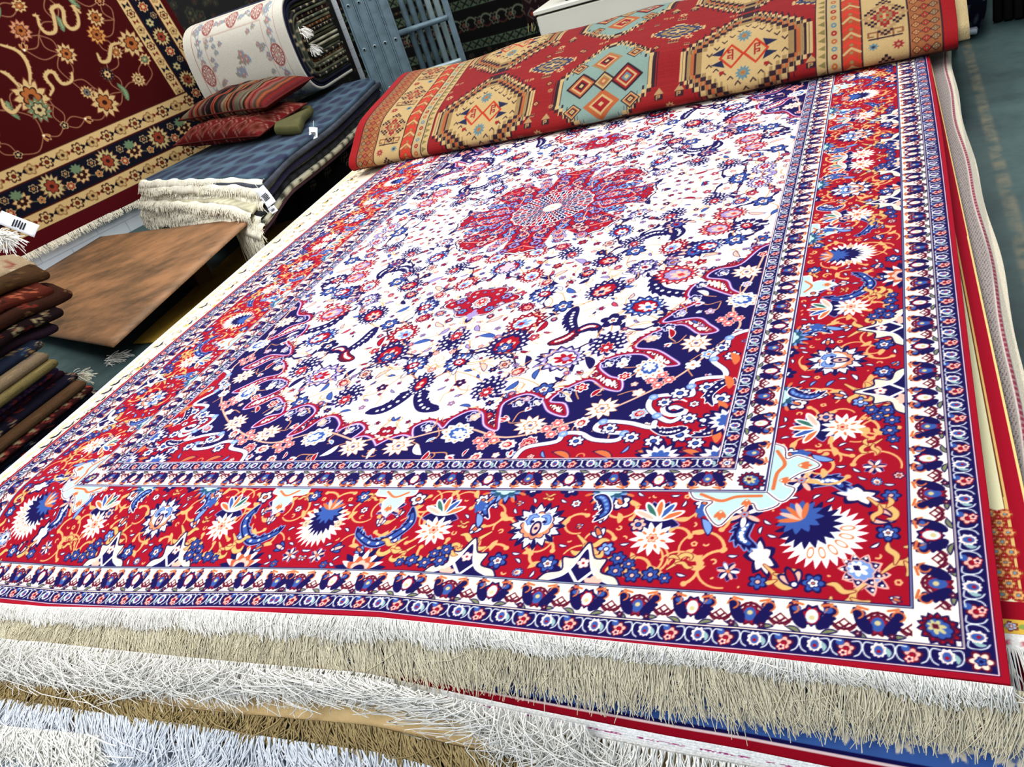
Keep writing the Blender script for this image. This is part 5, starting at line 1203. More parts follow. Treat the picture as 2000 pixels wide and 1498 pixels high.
# ---- charcoal rug slumped between the stack and the pile
ck=CV(1.2,.5,.003,hx(34,30,34))
for x,y,s_ in ((.25,.18,.08),(.55,.24,.09),(.85,.30,.09),(.95,.22,.07)):
    for P_ in ([(0,0),(0,1),(1,1),(1,.3),(.5,.3)],[(-.3,.5),(1.3,.5)],[(.5,-.2),(.5,1.2)]): ck.stroke([(x+s_*a,y+s_*b) for a,b in P_],.005,hx(120,118,112))
nu,nv=160,60; us=np.linspace(0,1,nu)[None]; vs=np.linspace(0,1,nv)[:,None]
p00,p10,p11,p01=at(588,425,.012),at(690,355,.012),at(705,268,.25),at(566,338,.24)
Pq=((1-us)*(1-vs))[...,None]*p00+(us*(1-vs))[...,None]*p10+(us*vs)[...,None]*p11+((1-us)*vs)[...,None]*p01; nq=np.cross(p10-p00,p01-p00); nq/=np.linalg.norm(nq)
Pq=Pq+nq*(.03*np.sin(vs*PI)+.012*np.sin(us*9))[...,None]*1.
ch=sheet('kilim',Pq,sample(ck.img,.003,np.linspace(0,1.2,nu),np.linspace(0,.5,nv)),MAT['woven'],.02,down=-nq); tag(ch,'black kilim with faint grey geometric marks slumped beside the stack','rug')
pl=at(520,436,.29); 
mb=MB(); path=cr([at(524,440,.235),at(540,400,.27),at(562,335,.275),at(620,300,.28),at(700,258,.30)],8); mb.tube(path,.028,12,hx(66,38,46)); o=mb.build('rolled_rug',mk('plum_wool',hx(64,36,44),rough=.95,var=.2,vscale=40,bump=.4,bscale=200),None,True); tag(o,'dark plum rolled rug along the right foot of the fringed stack','rug')

vk=CV(1.6,2.2,.004,hx(40,40,40)); g=random.Random(77)
for k in range(420): flower(vk,g.uniform(0,1.6),g.uniform(0,2.2),g.uniform(.02,.05),g.choice([5,6,7]),g.choice([hx(70,78,60),hx(84,70,54),hx(60,40,40)]),hx(44,40,42),g.choice([hx(96,90,66),hx(90,50,44)]),g.random())
ss2=np.linspace(1.36,2.9,160); zz2=np.linspace(.25,2.4,200); S2,Z2=np.meshgrid(ss2,zz2)
hg2=sheet('hanging_rug',WP+E1*(.03+.008*np.sin(S2*6))[...,None]+E2*S2[...,None]+np.array([0,0,1.])*Z2[...,None],sample(vk.img,.004,ss2-1.36,zz2-.25),MAT['pile'],.012,down=-E1,sidecol=hx(60,50,44)); tag(hg2,'dark green brown rug hung on the left wall behind the folded bundle','rug')
# ------------------------------------------------------------------ cushions
def cushion(name,P1,P2,depth,th,img,res,mat,tilt=0.,lab='',nu=70,nv=50):
    P1,P2=np.asarray(P1),np.asarray(P2); ax=P2-P1; W=np.linalg.norm(ax); ax/=W; dv=np.cross([0,0,1.],ax); dv/=np.linalg.norm(dv); up=np.cross(ax,dv); 
    dv2=dv*math.cos(tilt)+up*math.sin(tilt); up=np.cross(ax,dv2)
    u=edge_coords(nu,.14); v=edge_coords(nv,.2); U,V=np.meshgrid(u,v); a=2*U-1; b=2*V-1
    pin=1-.10*(a**2)*(1-b**2)**.0*0
    X=a*(1-.07*(1-np.abs(a))*0-.06*b**2*(1-a**2)*0-.05*(1-b**2)*np.abs(a)**3)*W/2; Y=b*(1-.10*(1-a**2)*np.abs(b)**3)*depth/2
    h=th/2*(np.clip(1-a**4,0,1)**.55)*(np.clip(1-b**4,0,1)**.55)*(.9+.1*np.cos(a*2)); h=h*(1+.05*np.sin(a*13+b*4)+.04*np.sin(b*11))
    c0=(P1+P2)/2+dv2*depth/2
    base=c0+X[...,None]*ax+Y[...,None]*dv2; top=base+up*(h+th*.05)[...,None]; bot=base-up*(h*.8-th*.05)[...,None]
    ny,nx=U.shape; Vt=np.concatenate([top.reshape(-1,3),bot.reshape(-1,3)]); F=np.concatenate([gridfaces(ny,nx),gridfaces(ny,nx,ny*nx)[:,::-1]])
    c=sample(img,res,u*.8,v*.44); col=np.concatenate([c.reshape(-1,3),c.reshape(-1,3)])
    o=link(name,raw(name,Vt,F,col),mat); tag(o,lab,'cushion','kilim cushions on the slate blue rug')
    # piped seam
    ring=np.concatenate([base[0],base[1:,-1],base[-1,-2::-1],base[-2::-1,0]]); mb=MB(); mb.tube(ring[::2]+up*th*.05,.006,6,None,False); mb.build('piping',MATP,o,True)
    return o
MATP=mk('dark_red_cord',hx(84,34,30),rough=.9)
st=CV(.80,.45,.002,hx(70,24,24)); g=random.Random(12); x=0
pc=[hx(34,26,26),hx(112,34,32),hx(150,66,34),hx(122,114,92),hx(60,20,30),hx(40,36,34),hx(128,60,56),hx(96,92,76)]
while x<.8:
    w=g.choice([.008,.012,.016,.02]); cc=g.choice(pc); st.rect(x,x+w,0,9,cc)
    if g.random()<.3:
        for k in range(40): st.rect(x+w*.3,x+w*.7,k*.012,k*.012+.006,hx(150,140,116))
    x+=w
gm=CV(.80,.45,.002,hx(104,30,30))
for i in range(7):
    for j in range(4):
        X,Y=.06+i*.115,.06+j*.115
        for sg in (1,-1):
            for k,(r,cc) in enumerate(((.055,hx(150,134,112)),(.045,hx(84,22,26)),(.034,hx(120,66,40)),(.02,hx(60,20,24)))):
                gm.poly([(X-r,Y),(X,Y+r),(X+r,Y),(X,Y-r)],cc)
        gm.stroke([(X-.057,Y-.03),(X-.03,Y-.057)],.003,hx(176,164,140)); gm.stroke([(X+.03,Y+.057),(X+.057,Y+.03)],.003,hx(176,164,140))
for k in range(200): gm.rect(.004*k,.004*k+.0018,0,9,np.array(hx(80,24,26))) if k%3==0 else None
cushion('cushion',at(340,287,.50),at(508,268,.50),.44,.17,gm.img,.002,MAT['woven'],.12,'dark red cushion with woven tan diamonds, lower of the two on the slate rug')
cushion('cushion',at(350,238,.635),at(520,212,.635),.44,.17,st.img,.002,MAT['woven'],.10,'red and black striped kilim cushion, upper of the two')
# ------------------------------------------------------------------ bundle of rugs folded double, a Chinese rug outermost
BO=np.array([-2.64,3.90,.0]); BL=.90; X1=np.array([1.,.10,0]); X1/=np.linalg.norm(X1); X2=np.array([-X1[1],X1[0],0])
def upath(k,n=70):
    """fold line in (along E2, z) for layer k counted from outside"""
    g=k*.0245; ry=.345-g; rx=.30-g*.8; zc=.505+.345
    ry=max(ry,.012); rx=max(rx,.012)
    t=np.linspace(0,PI,40); cs,sn=np.cos(t),np.sin(t); q=.72
    ex=np.abs(sn)**q; ez=np.sign(cs)*np.abs(cs)**q
    cz=zc-.02*k*.15
    pts=[(.76,cz+ry)]+[( .32-rx*a+.0,cz+ry*b) for a,b in zip(ex,ez)]+[(.76,cz-ry)]
    p=np.array(pts,float); L=np.concatenate([[0],np.cumsum(np.linalg.norm(np.diff(p,axis=0),axis=1))]); s=np.linspace(0,L[-1],n)
    return np.stack([np.interp(s,L,p[:,0]),np.interp(s,L,p[:,1])],1),s
def ufold(name,k,a0,a1,mat,colfn,th=.018,n=90,nx=90,parent=None):
    p,s=upath(k,n); xs_=np.linspace(a0,a1,nx)
    T=np.gradient(p,axis=0); T/=np.linalg.norm(T,axis=1)[:,None]; Nn=np.stack([T[:,1],-T[:,0]],1)  # outward
    c=p.mean(0); 
    if ((p[n//2]-c)@Nn[n//2])<0: Nn=-Nn
    def surf_(q): return BO+X1*(xs_)[None,:,None]+X2*q[:,0][:,None,None]+np.array([0,0,1.])*q[:,1][:,None,None]
    out=surf_(p); inn=surf_(p-Nn*th); V=np.concatenate([out.reshape(-1,3),inn.reshape(-1,3)]); ny=n
    i=np.arange(ny*nx).reshape(ny,nx); j=i+ny*nx
    F=[gridfaces(ny,nx),gridfaces(ny,nx,ny*nx)[:,::-1]]
    for a,b in ((i[:,-1],j[:,-1]),(i[:,0],j[:,0])): F.append(np.stack([a[:-1],b[:-1],b[1:],a[1:]],-1))
    for a,b in ((i[0],j[0]),(i[-1],j[-1])): F.append(np.stack([a[:-1],a[1:],b[1:],b[:-1]],-1))
    col=colfn(xs_,s); cc=np.concatenate([col.reshape(-1,3),col.reshape(-1,3)])
    return link(name,raw(name,V,F,cc),mat,parent)
def weave_chinese():
    W,L=1.42,1.12; c=CV(W,L,.003,hx(206,202,190)); PK=hx(186,130,128); BLG=hx(140,154,172); MV=hx(158,124,140); GR=hx(150,146,134); RDL=hx(150,84,80)
    def frame(d,cc,w=.005): c.rect(d,W-d,d,d+w,cc); c.rect(d,W-d,L-d-w,L-d,cc); c.rect(d,d+w,d,L-d,cc); c.rect(W-d-w,W-d,d,L-d,cc)
    frame(.12,RDL); frame(.30,RDL,.004)
    g=random.Random(6)
    def rose(x,y,r,cc): flower(c,x,y,r,5,GR,cc,hx(214,190,180),g.random()); leaf(c,x+r,y,r*1.6,r*.3,g.random()*6,BLG,None); leaf(c,x-r,y+r*.4,r*1.6,r*.3,g.random()*6,GR,None)
    for d in np.arange(.17,W-.15,.075):
        for y in (.21,L-.21): rose(d,y+.02*math.sin(d*40),.03,g.choice([PK,BLG,MV])); c.stroke(arc(d+.03,y,.022,0,4,8),.004,BLG)
    for d in np.arange(.17,L-.15,.075):
        for x in (.21,W-.21): rose(x+.02*math.sin(d*40),d,.03,g.choice([PK,BLG,MV])); c.stroke(arc(x,d+.03,.022,0,4,8),.004,BLG)
    def fret(x,y,r):
        c.disc(x,y,r*1.15,hx(206,202,190)); c.stroke(arc(x,y,r,0,2*PI,28),.006,RDL)
        c.stroke([(x,y-r),(x,y+r)],.005,RDL)
        for sg in (-1,1):
            for q in (-1,1): c.stroke([(x+sg*r*.25,y+q*r*.15),(x+sg*r*.25,y+q*r*.7),(x+sg*r*.65,y+q*r*.7),(x+sg*r*.65,y+q*r*.35),(x+sg*r*.45,y+q*r*.35),(x+sg*r*.45,y+q*r*.1),(x+sg*r*.95,y+q*r*.1)],.0045,RDL)
    for x,y in ((.21,L*.5),(W-.21,L*.5),(W/2,.21),(W/2,L-.21),(W*.25,.21),(W*.75,.21)): fret(x,y,.075)
    for sx,sy in ((.32,.32),(W-.32,.32),(.32,L-.32),(W-.32,L-.32)):
        for k in range(16):
            a,b=g.random(),g.random()
            if a+b<1: rose(sx+(.26*a)*(1 if sx<.7 else -1),sy+(.26*b)*(1 if sy<.7 else -1),.022,g.choice([PK,BLG,GR,MV]))
    for k in range(9): rose(W/2+g.uniform(-.09,.09),L*.47+g.uniform(-.09,.09),.036,g.choice([PK,BLG,PK,MV]))
    for x in (.5,.92):
        for k in range(4): rose(x+g.uniform(-.05,.05),L*.66+g.uniform(-.04,.04),.026,g.choice([BLG,GR,PK]))
    c.rect(0,9,0,.02,hx(40,42,66))
    return c.img
cimg=weave_chinese()
cr_=ufold('chinese_rug',0,-BL,0,MAT['pile'],lambda x,s:sample(cimg,.003,(x+BL)*1.42/.90,np.clip(s-.42,0,1.11)),.020,260,300)
cr_['label']='cream floral rug with blossom and fret border, outermost over the folded bundle'; cr_['category']='rug'
cr_.name='floral_rug'
names=[('navy',hx(30,34,62)),('dark navy',hx(26,28,48)),('olive green',hx(82,84,62)),('charcoal',hx(48,46,50)),('sage',hx(112,114,92)),('maroon',hx(66,32,36)),('grey green',hx(88,94,80)),('cream',hx(150,146,120)),('rust brown',hx(112,66,34)),('black',hx(36,34,36)),('pale sage',hx(140,142,118)),('dark olive',hx(70,70,50)),('ivory',hx(166,162,140))]
OR2=['second','third','fourth','fifth','sixth','seventh','eighth','ninth','tenth','eleventh','twelfth','thirteenth','innermost']
for k,(nm,cc) in enumerate(names):
    gg=np.random.default_rng(k); dash=gg.random(90)<.35
    def cf(x,s,cc=np.array(cc),k=k):
        m=(np.sin(s*(60+9*k))*np.sin(s*(23+k))>.45) if k in (3,5,6,8,9) else np.zeros(len(s),bool)
        base=np.where(m[:,None],np.array(hx(176,164,132)),cc)*(1+.12*np.sin(s*30+k))[:,None]
        return np.broadcast_to(base[:,None],(len(s),len(x),3))
    o=ufold('folded_rug',k+1,-BL+.02,.012*math.sin(k*2.3)-.004,MAT['pile'],cf,.019,90,8)
    tag(o,'%s rug folded double, %s from outside in the big bundle'%(nm,OR2[k]) if k<12 else 'ivory rug folded double at the very heart of the big bundle','rug','rugs folded double in the bundle by the ladder')
# white yarn tufts at the heart of the bundle
for k,(z,e) in enumerate(((.93,.22),(.80,.26))):
    N=60; g=np.random.default_rng(k); s=np.linspace(0,1,5)[None]; P0_=BO+X1*.012+X2*e+np.array([0,0,z])
    Pp=P0_+X1*(.05*s*g.uniform(.6,1.2,(N,1)))[...,None]+X2*(g.normal(0,.02,(N,1))+.05*s*g.normal(0,.6,(N,1)))[...,None]+np.array([0,0,1.])*(g.normal(0,.012,(N,1))-.04*s**2)[...,None]
    o=strands('yarn_tassel',Pp,.003,MAT['white_yarn']); del o['kind']; tag(o,['white yarn tuft, upper one at the centre of the folded bundle','white yarn tuft, lower one at the centre of the folded bundle'][k],'tassel')
# ---- olive cloth under the cushions, price tags
oc=puff('canvas_cloth',at(540,268,.475),at(590,262,.475),at(612,222,.475),at(560,222,.475),.06,MAT['olive'],None,30,30,wob=.012,seed=8); tag(oc,'folded olive canvas cloth behind the two cushions','cloth')
def price_tag(px,py,z,w,h,rot,lab,n=(.5,-.6,.6)):
    p=at(px,py,z); nz=np.array(n)/np.linalg.norm(n); ax=np.cross([0,0,1.],nz); ax/=np.linalg.norm(ax); up=np.cross(nz,ax)
    a=ax*math.cos(rot)+up*math.sin(rot); b=-ax*math.sin(rot)+up*math.cos(rot)
    u=np.linspace(-1,1,6)[None]; v=np.linspace(-1,1,9)[:,None]
    P=p+a*(u*w/2)[...,None]+b*(v*h/2)[...,None]+nz*(.008*v**2-.004*u**2)[...,None]
    o=sheet('price_tag',P,None,MAT['paper'],.0012,down=-nz); tag(o,lab,'tag','white price tags')
    mb=MB(); q=p+b*h*.42+nz*.006; mb.tube(cr([q,q+b*.02+nz*.01,q+b*.05],5),.0012,5); mb.build('string',MAT['white_yarn'],o)
    mb=MB()
    for k in range(5): mb.box(p+b*(h*(.12-.07*k))+nz*(.003+.0008)+a*(.002*((k*7)%3-1)),w*.28,h*.018,.0005,[a,b,nz],.0001)
    mb.build('printed_lines',MAT['rubber'],o)
price_tag(612,262,.475,.05,.085,-.5,'white price tag lying on the side of the fringed stack',(.6,-.5,.6))
price_tag(519,384,.44,.055,.10,.35,'white price tag hanging from the front corner of the fringed stack',(.35,-.85,.3))
price_tag(533,410,.33,.04,.035,.2,'small white tag low at the fringed stack corner',(.5,-.6,.4))
# ------------------------------------------------------------------ folded ladder standing behind
LX=at(738,197,.34); LX=np.array([LX[0],LX[1],0]); 
def lad_dir():
    # rails turn their broad sides to the aisle
    d=np.array([.93,.36,0]); return d/np.linalg.norm(d)
LD=lad_dir(); LN=np.array([LD[1],-LD[0],0])
lad=empty('ladder',LX); tag(lad,'grey aluminium extension ladder standing folded behind the stacked rugs','ladder')
RWd=.080
for k in range(4):
    mb=MB(); c=LX+LD*(RWd*(k+.5)); 
    mb.box(c+np.array([0,0,1.05]),RWd*.5-.003,.004,1.05,[LD,LN,[0,0,1]],.002)
    for sg in (-1,1): mb.box(c+LD*sg*(RWd*.5-.006)+LN*.006+np.array([0,0,1.05]),.005,.010,1.05,[LD,LN,[0,0,1]],.002)
    r=mb.build('rail',MAT['metal']); parent_keep(r,lad)
    for j in range(7):
        hm=MB(); q=c+LN*.004+np.array([0,0,.10+.30*j]); th=np.linspace(0,2*PI,13)
        hm.tube([q,q+LN*.004],.013,12,None); h_=hm.build('rivet',MAT['metal_light'],None,True); parent_keep(h_,lad)
        hm=MB(); hm.tube([q+LN*.0041,q+LN*.005],.008,10,None); hh=hm.build('rivet_hole',MAT['metal_dark'],None,True); hh.parent=h_
        h_.matrix_parent_inverse=Matrix.Translation(-Vector(lad.location))
FR=LX+LD*(RWd*4+.03)
for k in range(5):
    mb=MB(); c=FR+LD*(.045+.058*k)-LN*(.06+.012*k); mb.tube([c+np.array([0,0,.02]),c+np.array([0,0,2.1])],.022,12); r=mb.build('rung_tube' if False else 'stile',MAT['metal'] if k<3 else MAT['metal_light'],None,True); parent_keep(r,lad)
mb=MB(); c=FR+LD*(.045+.058*5+.012); mb.box(c+np.array([0,0,1.05]),.022,.012,1.05,[LD,LN,[0,0,1]],.003); r=mb.build('rail',MAT['metal']); parent_keep(r,lad)
for j in range(7):
    mb=MB(); z=.13+.30*j; a=FR+LN*.006; mb.tube([a+np.array([0,0,z])-LD*.03,a+LD*.335+np.array([0,0,z])],.020,12); r=mb.build('rung',MAT['metal_light'] if j%2 else MAT['metal'],None,True); parent_keep(r,lad)
mb=MB(); c=LX+LD*(RWd*3.5)+LN*.007; mb.box(c+np.array([0,0,1.42]),.022,.0008,.05,[LD,LN,[0,0,1]],.0003); r=mb.build('sticker',MAT['paper']); parent_keep(r,lad)
mb=MB(); mb.box(c+LN*.001+np.array([0,0,1.385]),.018,.0008,.018,[LD,LN,[0,0,1]],.0003); r2=mb.build('black_panel',MAT['rubber']); r2.parent=r; r2.matrix_parent_inverse=r.matrix_parent_inverse.copy()
# ------------------------------------------------------------------ rugs hanging at the back, white counter
bk=CV(2.6,1.6,.004,hx(28,26,26)); g=random.Random(8)
LG=hx(110,128,104); 
for y in (.30,.62,.78,1.12,1.28):
    bk.rect(0,9,y,y+.07,hx(96,112,92))
    for k in range(34): 
        X=.03+k*.08
        for sg in (-1,1): bk.stroke([(X-.03,y+.035-sg*.025),(X+.03,y+.035+sg*.025)],.006,hx(36,40,34))
        flower(bk,X+.04,y+.035,.018,6,hx(40,44,40),hx(130,140,110),hx(70,40,40))
for k in range(18):
    X=.07+k*.145; y=.495
    flower(bk,X,y,.05,6,hx(110,116,96),hx(40,30,32),hx(120,50,50)); bk.stroke(arc(X+.07,y,.05,.5,3.6,10),.007,hx(116,122,104)); bk.stroke(arc(X+.07,y,.045,3.6,6.5,10),.006,hx(90,52,48))
for y in (.72,.88,1.0,1.4): 
    bk.rect(0,9,y,y+.02,hx(60,52,44))
    for k in range(60): bk.disc(.02+k*.045,y+.01,.008,hx(110,100,80))
for k in range(30): bk.radial(.05+k*.09,.95,PI/2,.03,.05,teeth(5,.4),hx(66,34,38)); bk.disc(.05+k*.09,.95,.012,hx(100,104,90))
for k in range(300): flower(bk,g.uniform(0,2.6),g.uniform(0,.28),.02,5,hx(80,84,70),hx(60,30,30),hx(40,40,50))
YB=5.3
def bplane(px,py,y=YB): return onplane(px,py,np.array([0,y,0]),np.array([0,1.,0]))
q0=bplane(850,103); q1=bplane(1045,58)
zlo=min(q0[2],q1[2])-.42
nxb,nzb=420,260; xb=np.linspace(q0[0]-.75,q1[0]+.05,nxb); zb=np.linspace(0,1.6,nzb)
bcol=sample(bk.img,.004,xb-xb[0],zb); Xb,Zb=np.meshgrid(xb,zb+max(zlo,.03)); Yb=YB+.015*np.sin(Xb*5)+0*Zb
o=sheet('hanging_rug',np.stack([Xb,Yb,Zb],-1)[:, ::-1][:, ::-1],bcol,MAT['pile'],.012,down=np.array([0,1.,0])); tag(o,'dark hanging rug with pale green banded border behind the ladder','rug')
dk=CV(1.6,1.4,.004,hx(40,24,28)); g=random.Random(3)
for i in range(14):
    for j in range(12):
        X,Y=.06+i*.115,.06+j*.115
        for r,cc in ((.045,hx(96,90,80)),(.033,hx(60,26,34)),(.018,g.choice([hx(140,60,40),hx(90,40,60),hx(70,80,90)]))): dk.poly([(X-r,Y),(X,Y+r),(X+r,Y),(X,Y-r)],cc)
        dk.stroke([(X+.05,Y-.04),(X+.065,Y+.04)],.004,hx(110,104,92))
w0=bplane(1030,40,5.0); nxb,nzb=220,180; xb=np.linspace(w0[0],w0[0]+1.5,nxb); zb=np.linspace(0,1.3,nzb); Xb,Zb=np.meshgrid(xb,zb+w0[2]-.02); Yb=5.0+.02*np.sin(Xb*7)+0*Zb
o2=sheet('hanging_rug',np.stack([Xb,Yb,Zb],-1),sample(dk.img,.004,xb-xb[0],zb),MAT['pile'],.012,down=np.array([0,1.,0])); tag(o2,'maroon and grey diamond patterned rug hanging above the white counter','rug')
N=120; g=np.random.default_rng(3); s=np.linspace(0,1,5)[None]; x=g.uniform(w0[0],w0[0]+1.5,N); strands('fringe',np.stack([x[:,None]+g.normal(0,.02,(N,1))*s,4.995-.02*s+0*x[:,None],w0[2]-.02-.06*s+0*x[:,None]],-1),.004,MAT['tan_yarn'],o2)
# white counter behind the folded tribal rug
c0=onplane(1040,24,np.array([0,4.55,0]),np.array([0,1.,0])); c1=onplane(1312,0,np.array([0,4.55,0]),np.array([0,1.,0]))
ct=empty('counter',((c0[0]+c1[0]+.2)/2,4.8,0)); tag(ct,'plain white counter standing behind the folded tribal rug','counter')
h=c0[2]; xm=(c0[0]+c1[0]+.15)/2; hwid=(c1[0]+.15-c0[0])/2
mb=MB(); mb.box((xm,4.8,h/2-.02),hwid-.01,.24,h/2-.022,None,.006); r=mb.build('body',MAT['laminate']); parent_keep(r,ct)
mb=MB(); mb.box((xm,4.8,h-.014),hwid,.25,.014,None,.004); r=mb.build('worktop',MAT['laminate']); parent_keep(r,ct)
mb=MB(); mb.box((c0[0]+.002,4.551,h/2),.006,.004,h/2-.03,None,.001); r=mb.build('edge_trim',MAT['rubber']); parent_keep(r,ct)
mb=MB(); p=onplane(1136,3,np.array([0,4.7,0]),np.array([0,1.,0])); mb.box((p[0],4.72,h+.05),.10,.07,.05,None,.006); o=mb.build('storage_box',mk('navy_card',hx(30,38,66),rough=.7)); tag(o,'small navy box on top of the white counter','box')
# ------------------------------------------------------------------ right back: quilted bag, plastic, ribbed mats
qb=CV(.6,.8,.003,hx(26,30,44))
for k in range(-10,20): qb.stroke([(k*.1,0),(k*.1+.8,.8)],.003,hx(96,104,116)); qb.stroke([(k*.1,.8),(k*.1+.8,0)],.003,hx(96,104,116))
p=at(1908,60,.02)
bag=puff('quilted_bag',(p[0]-.26,p[1]-.12,.003),(p[0]+.05,p[1]-.05,.003),(p[0]+.10,p[1]+.75,.003),(p[0]-.25,p[1]+.7,.003),.34,MAT['woven'],lookup(qb.img,.003),40,40,r=.10,wob=.01,seed=4); tag(bag,'black quilted bag with crossed white stitching beside the folded tribal rug','bag')
pb=puff('plastic_bag',at(1893,70,.02)+[-.05,0,0],at(1912,66,.02),at(1914,48,.02),at(1890,40,.02),.03,mk('thin_white_plastic',hx(200,206,216),rough=.3,spec=.5),None,24,24,wob=.012,seed=6); tag(pb,'crumpled white plastic at the foot of the quilted bag','bag')
rm=MB(); a=at(1934,47,.0); b2=at(2000,38,0)
d_=(b2-a); d_/=np.linalg.norm(d_); nn_=np.array([-d_[1],d_[0],0])
for k in range(40): rm.box(a+d_*(.03+.05*k)+nn_*.6+np.array([0,0,.15]),.021,.6,.148,[d_,nn_,[0,0,1]],.012)
o=rm.build('ribbed_matting',mk('black_rubber',hx(26,20,22),rough=.8)); tag(o,'stack of dark ribbed matting at the far right on the green floor','matting')
p=at(1990,762,.10); mb=MB(); mb.box(at(1978,766,.125),.035,.03,.001,[[.8,.6,0],[-.6,.8,0],[0,0,1]],.0004); o=mb.build('paper_slip',MAT['paper']); tag(o,'white paper slip sticking out at the right edge of the pile','paper')
# ------------------------------------------------------------------ heap of old kilims at the far left
def kilim_img(seed,bg,cols,kind=0):
    g=random.Random(seed); c=CV(.9,.5,.0025,bg)
    if kind==0:
        for k in range(70): flower(c,g.uniform(0,.9),g.uniform(0,.5),g.uniform(.012,.026),g.choice([4,5,6,8]),g.choice(cols),bg,g.choice(cols),g.random())
        for k in range(40): c.stroke(arc(g.uniform(0,.9),g.uniform(0,.5),.02,g.random()*6,g.random()*6+3,7),.003,g.choice(cols))
    elif kind==1:
        y=0
        while y<.5:
            w=g.uniform(.006,.03); c.rect(0,9,y,y+w,g.choice(cols+[bg])); y+=w
        for k in range(160): c.disc(g.uniform(0,.9),g.uniform(0,.5),.004,g.choice(cols))
    elif kind==2:
        for i in range(12):
            for j in range(7):
                X,Y=.04+i*.08,.04+j*.08; r=.034
                for f,cc in ((1,g.choice(cols)),(.7,bg),(.4,g.choice(cols))): c.poly([(X-r*f,Y),(X,Y+r*f),(X+r*f,Y),(X,Y-r*f)],cc)
    else:
        for k in range(260): 
            x=g.uniform(0,.9); y=g.uniform(0,.5); c.rect(x,x+.0025,y,y+g.uniform(.02,.09),g.choice(cols))
    return c.img
KC=[hx(150,140,110),hx(120,40,36),hx(46,50,80),hx(140,76,56),hx(96,34,40)]
pile=[ # label, background, colours, kind, thickness, right overhang, far end y
 ('navy and red geometric kilim, lowest of the heap at the left edge',hx(36,34,54),[hx(150,60,54),hx(170,160,140),hx(50,70,100)],2,.034,.02,.80),
 ('dark kilim with white and orange flecks near the bottom of the left heap',hx(38,34,50),[hx(170,160,150),hx(160,80,60),hx(60,90,120)],0,.032,.0,.78),
 ('brick and navy patterned kilim low in the left heap',hx(70,34,36),[hx(150,70,60),hx(40,44,76),hx(160,140,110)],2,.034,.03,.76),
 ('plain brown kilim roll sticking out of the left heap',hx(96,72,52),[hx(84,60,44),hx(110,84,60)],3,.042,.055,.70),
 ('navy kilim with cream flowers, middle of the left heap',hx(34,32,46),[hx(170,150,116),hx(130,50,44)],0,.034,.015,.68),
 ('maroon and navy spotted kilim in the left heap',hx(52,28,40),[hx(120,40,44),hx(44,44,80)],0,.034,-.01,.66),
 ('purple kilim with red diamonds in the left heap',hx(54,40,66),[hx(140,60,60),hx(90,60,90)],2,.036,.01,.64),
 ('olive striped kilim roll in the left heap',hx(112,100,66),[hx(90,80,52),hx(130,116,80),hx(70,60,46)],3,.040,.05,.66),
 ('grey tan kilim roll, above the olive one in the left heap',hx(120,104,84),[hx(76,70,74),hx(140,120,90),hx(60,56,66)],3,.044,.04,.68),
 ('blue black kilim with tan spray in the left heap',hx(36,42,58),[hx(150,124,84),hx(60,80,100)],0,.040,.0,.72),
 ('dark purple plain rug slumped in the left heap',hx(48,34,44),[hx(58,42,52),hx(40,30,40)],3,.046,.03,.80),
 ('black rug with cream scrolls drooping off the left heap',hx(38,26,28),[hx(150,136,106),hx(110,44,40)],0,.050,.06,.88),
 ('dark brown flowered rug crumpled near the top of the left heap',hx(56,34,26),[hx(120,90,60),hx(120,50,40),hx(40,30,30)],0,.055,.05,.92),
 ('rust and black rug with brick shapes crumpled on the left heap',hx(84,40,30),[hx(150,84,60),hx(50,28,26)],2,.050,.03,.88),
 ('brown and olive roll on top of the left heap',hx(72,52,34),[hx(92,70,44),hx(54,40,30)],3,.055,-.03,.92),
 ('pale beige tufted rug end topping the left heap',hx(150,132,108),[hx(120,60,50),hx(180,164,140)],0,.05,-.08,.95)]
z=.006
for k,(lab,bg,cols,kind,th,ov,fy) in enumerate(pile):
    g=np.random.default_rng(200+k); xr=-2.035+ov+g.normal(0,.008)-(.06 if k>9 else 0); xl=-3.0; yn=-.42+g.normal(0,.03); yf=fy+g.normal(0,.02)
    wob=.003 if k<10 else .014
    sag=(lambda U,V,k=k:(-.045*sm((U-.9)/.1)*sm((V-.8)/.2) if k>9 else -.012*sm((U-.9)/.1)))
    o=puff('kilim',(xl,yn,z),(xr,yn,z),(xr+.01,yf,z),(xl,yf,z),th,MAT['woven'],lookup(kilim_img(300+k,bg,cols,kind).transpose(1,0,2) if kind in (1,) else kilim_img(300+k,bg,cols,kind),.0025),40,90,r=th*.5,wob=wob,seed=k,sag=sag)
    tag(o,lab,'rug','old kilims heaped at the left edge'); z+=th*(1.0 if k<10 else .95)
KT=z
# tassels, tag and white fringe tuft
def tuft(p,dirn,n,L,r,mat,lab,name='tassel',spread=.4,seed=0,parent=None):
    g=np.random.default_rng(seed); s=np.linspace(0,1,6)[None]; d=np.asarray(dirn,float)+g.normal(0,spread,(n,3)); Pp=np.asarray(p)+g.normal(0,.012,(n,3))[:,None]+d[:,None]*(L*s)[...,None]*g.uniform(.7,1.2,(n,1,1)); Pp[...,2]-=(L*.4*s**2)
    o=strands(name,Pp,r,mat); del o['kind']; 
    tag(o,lab,'tassel'); return o
tuft(at(18,602,.40),(.9,.2,.3),60,.07,.0025,mk('coral_yarn',hx(196,72,64),rough=.9),'coral red tassel poking out of the left heap',seed=1,spread=.25)
tuft(at(4,462,.79),(.6,.0,-.1),120,.05,.003,MAT['white_yarn'],'shaggy white fringe tuft near the top of the left heap',seed=2,spread=.5)
tuft(at(150,738,.06),(.9,.5,.1),90,.045,.0016,MAT['cream_yarn'],'pale loose fringe at the far end of the left heap',seed=3,spread=.35)
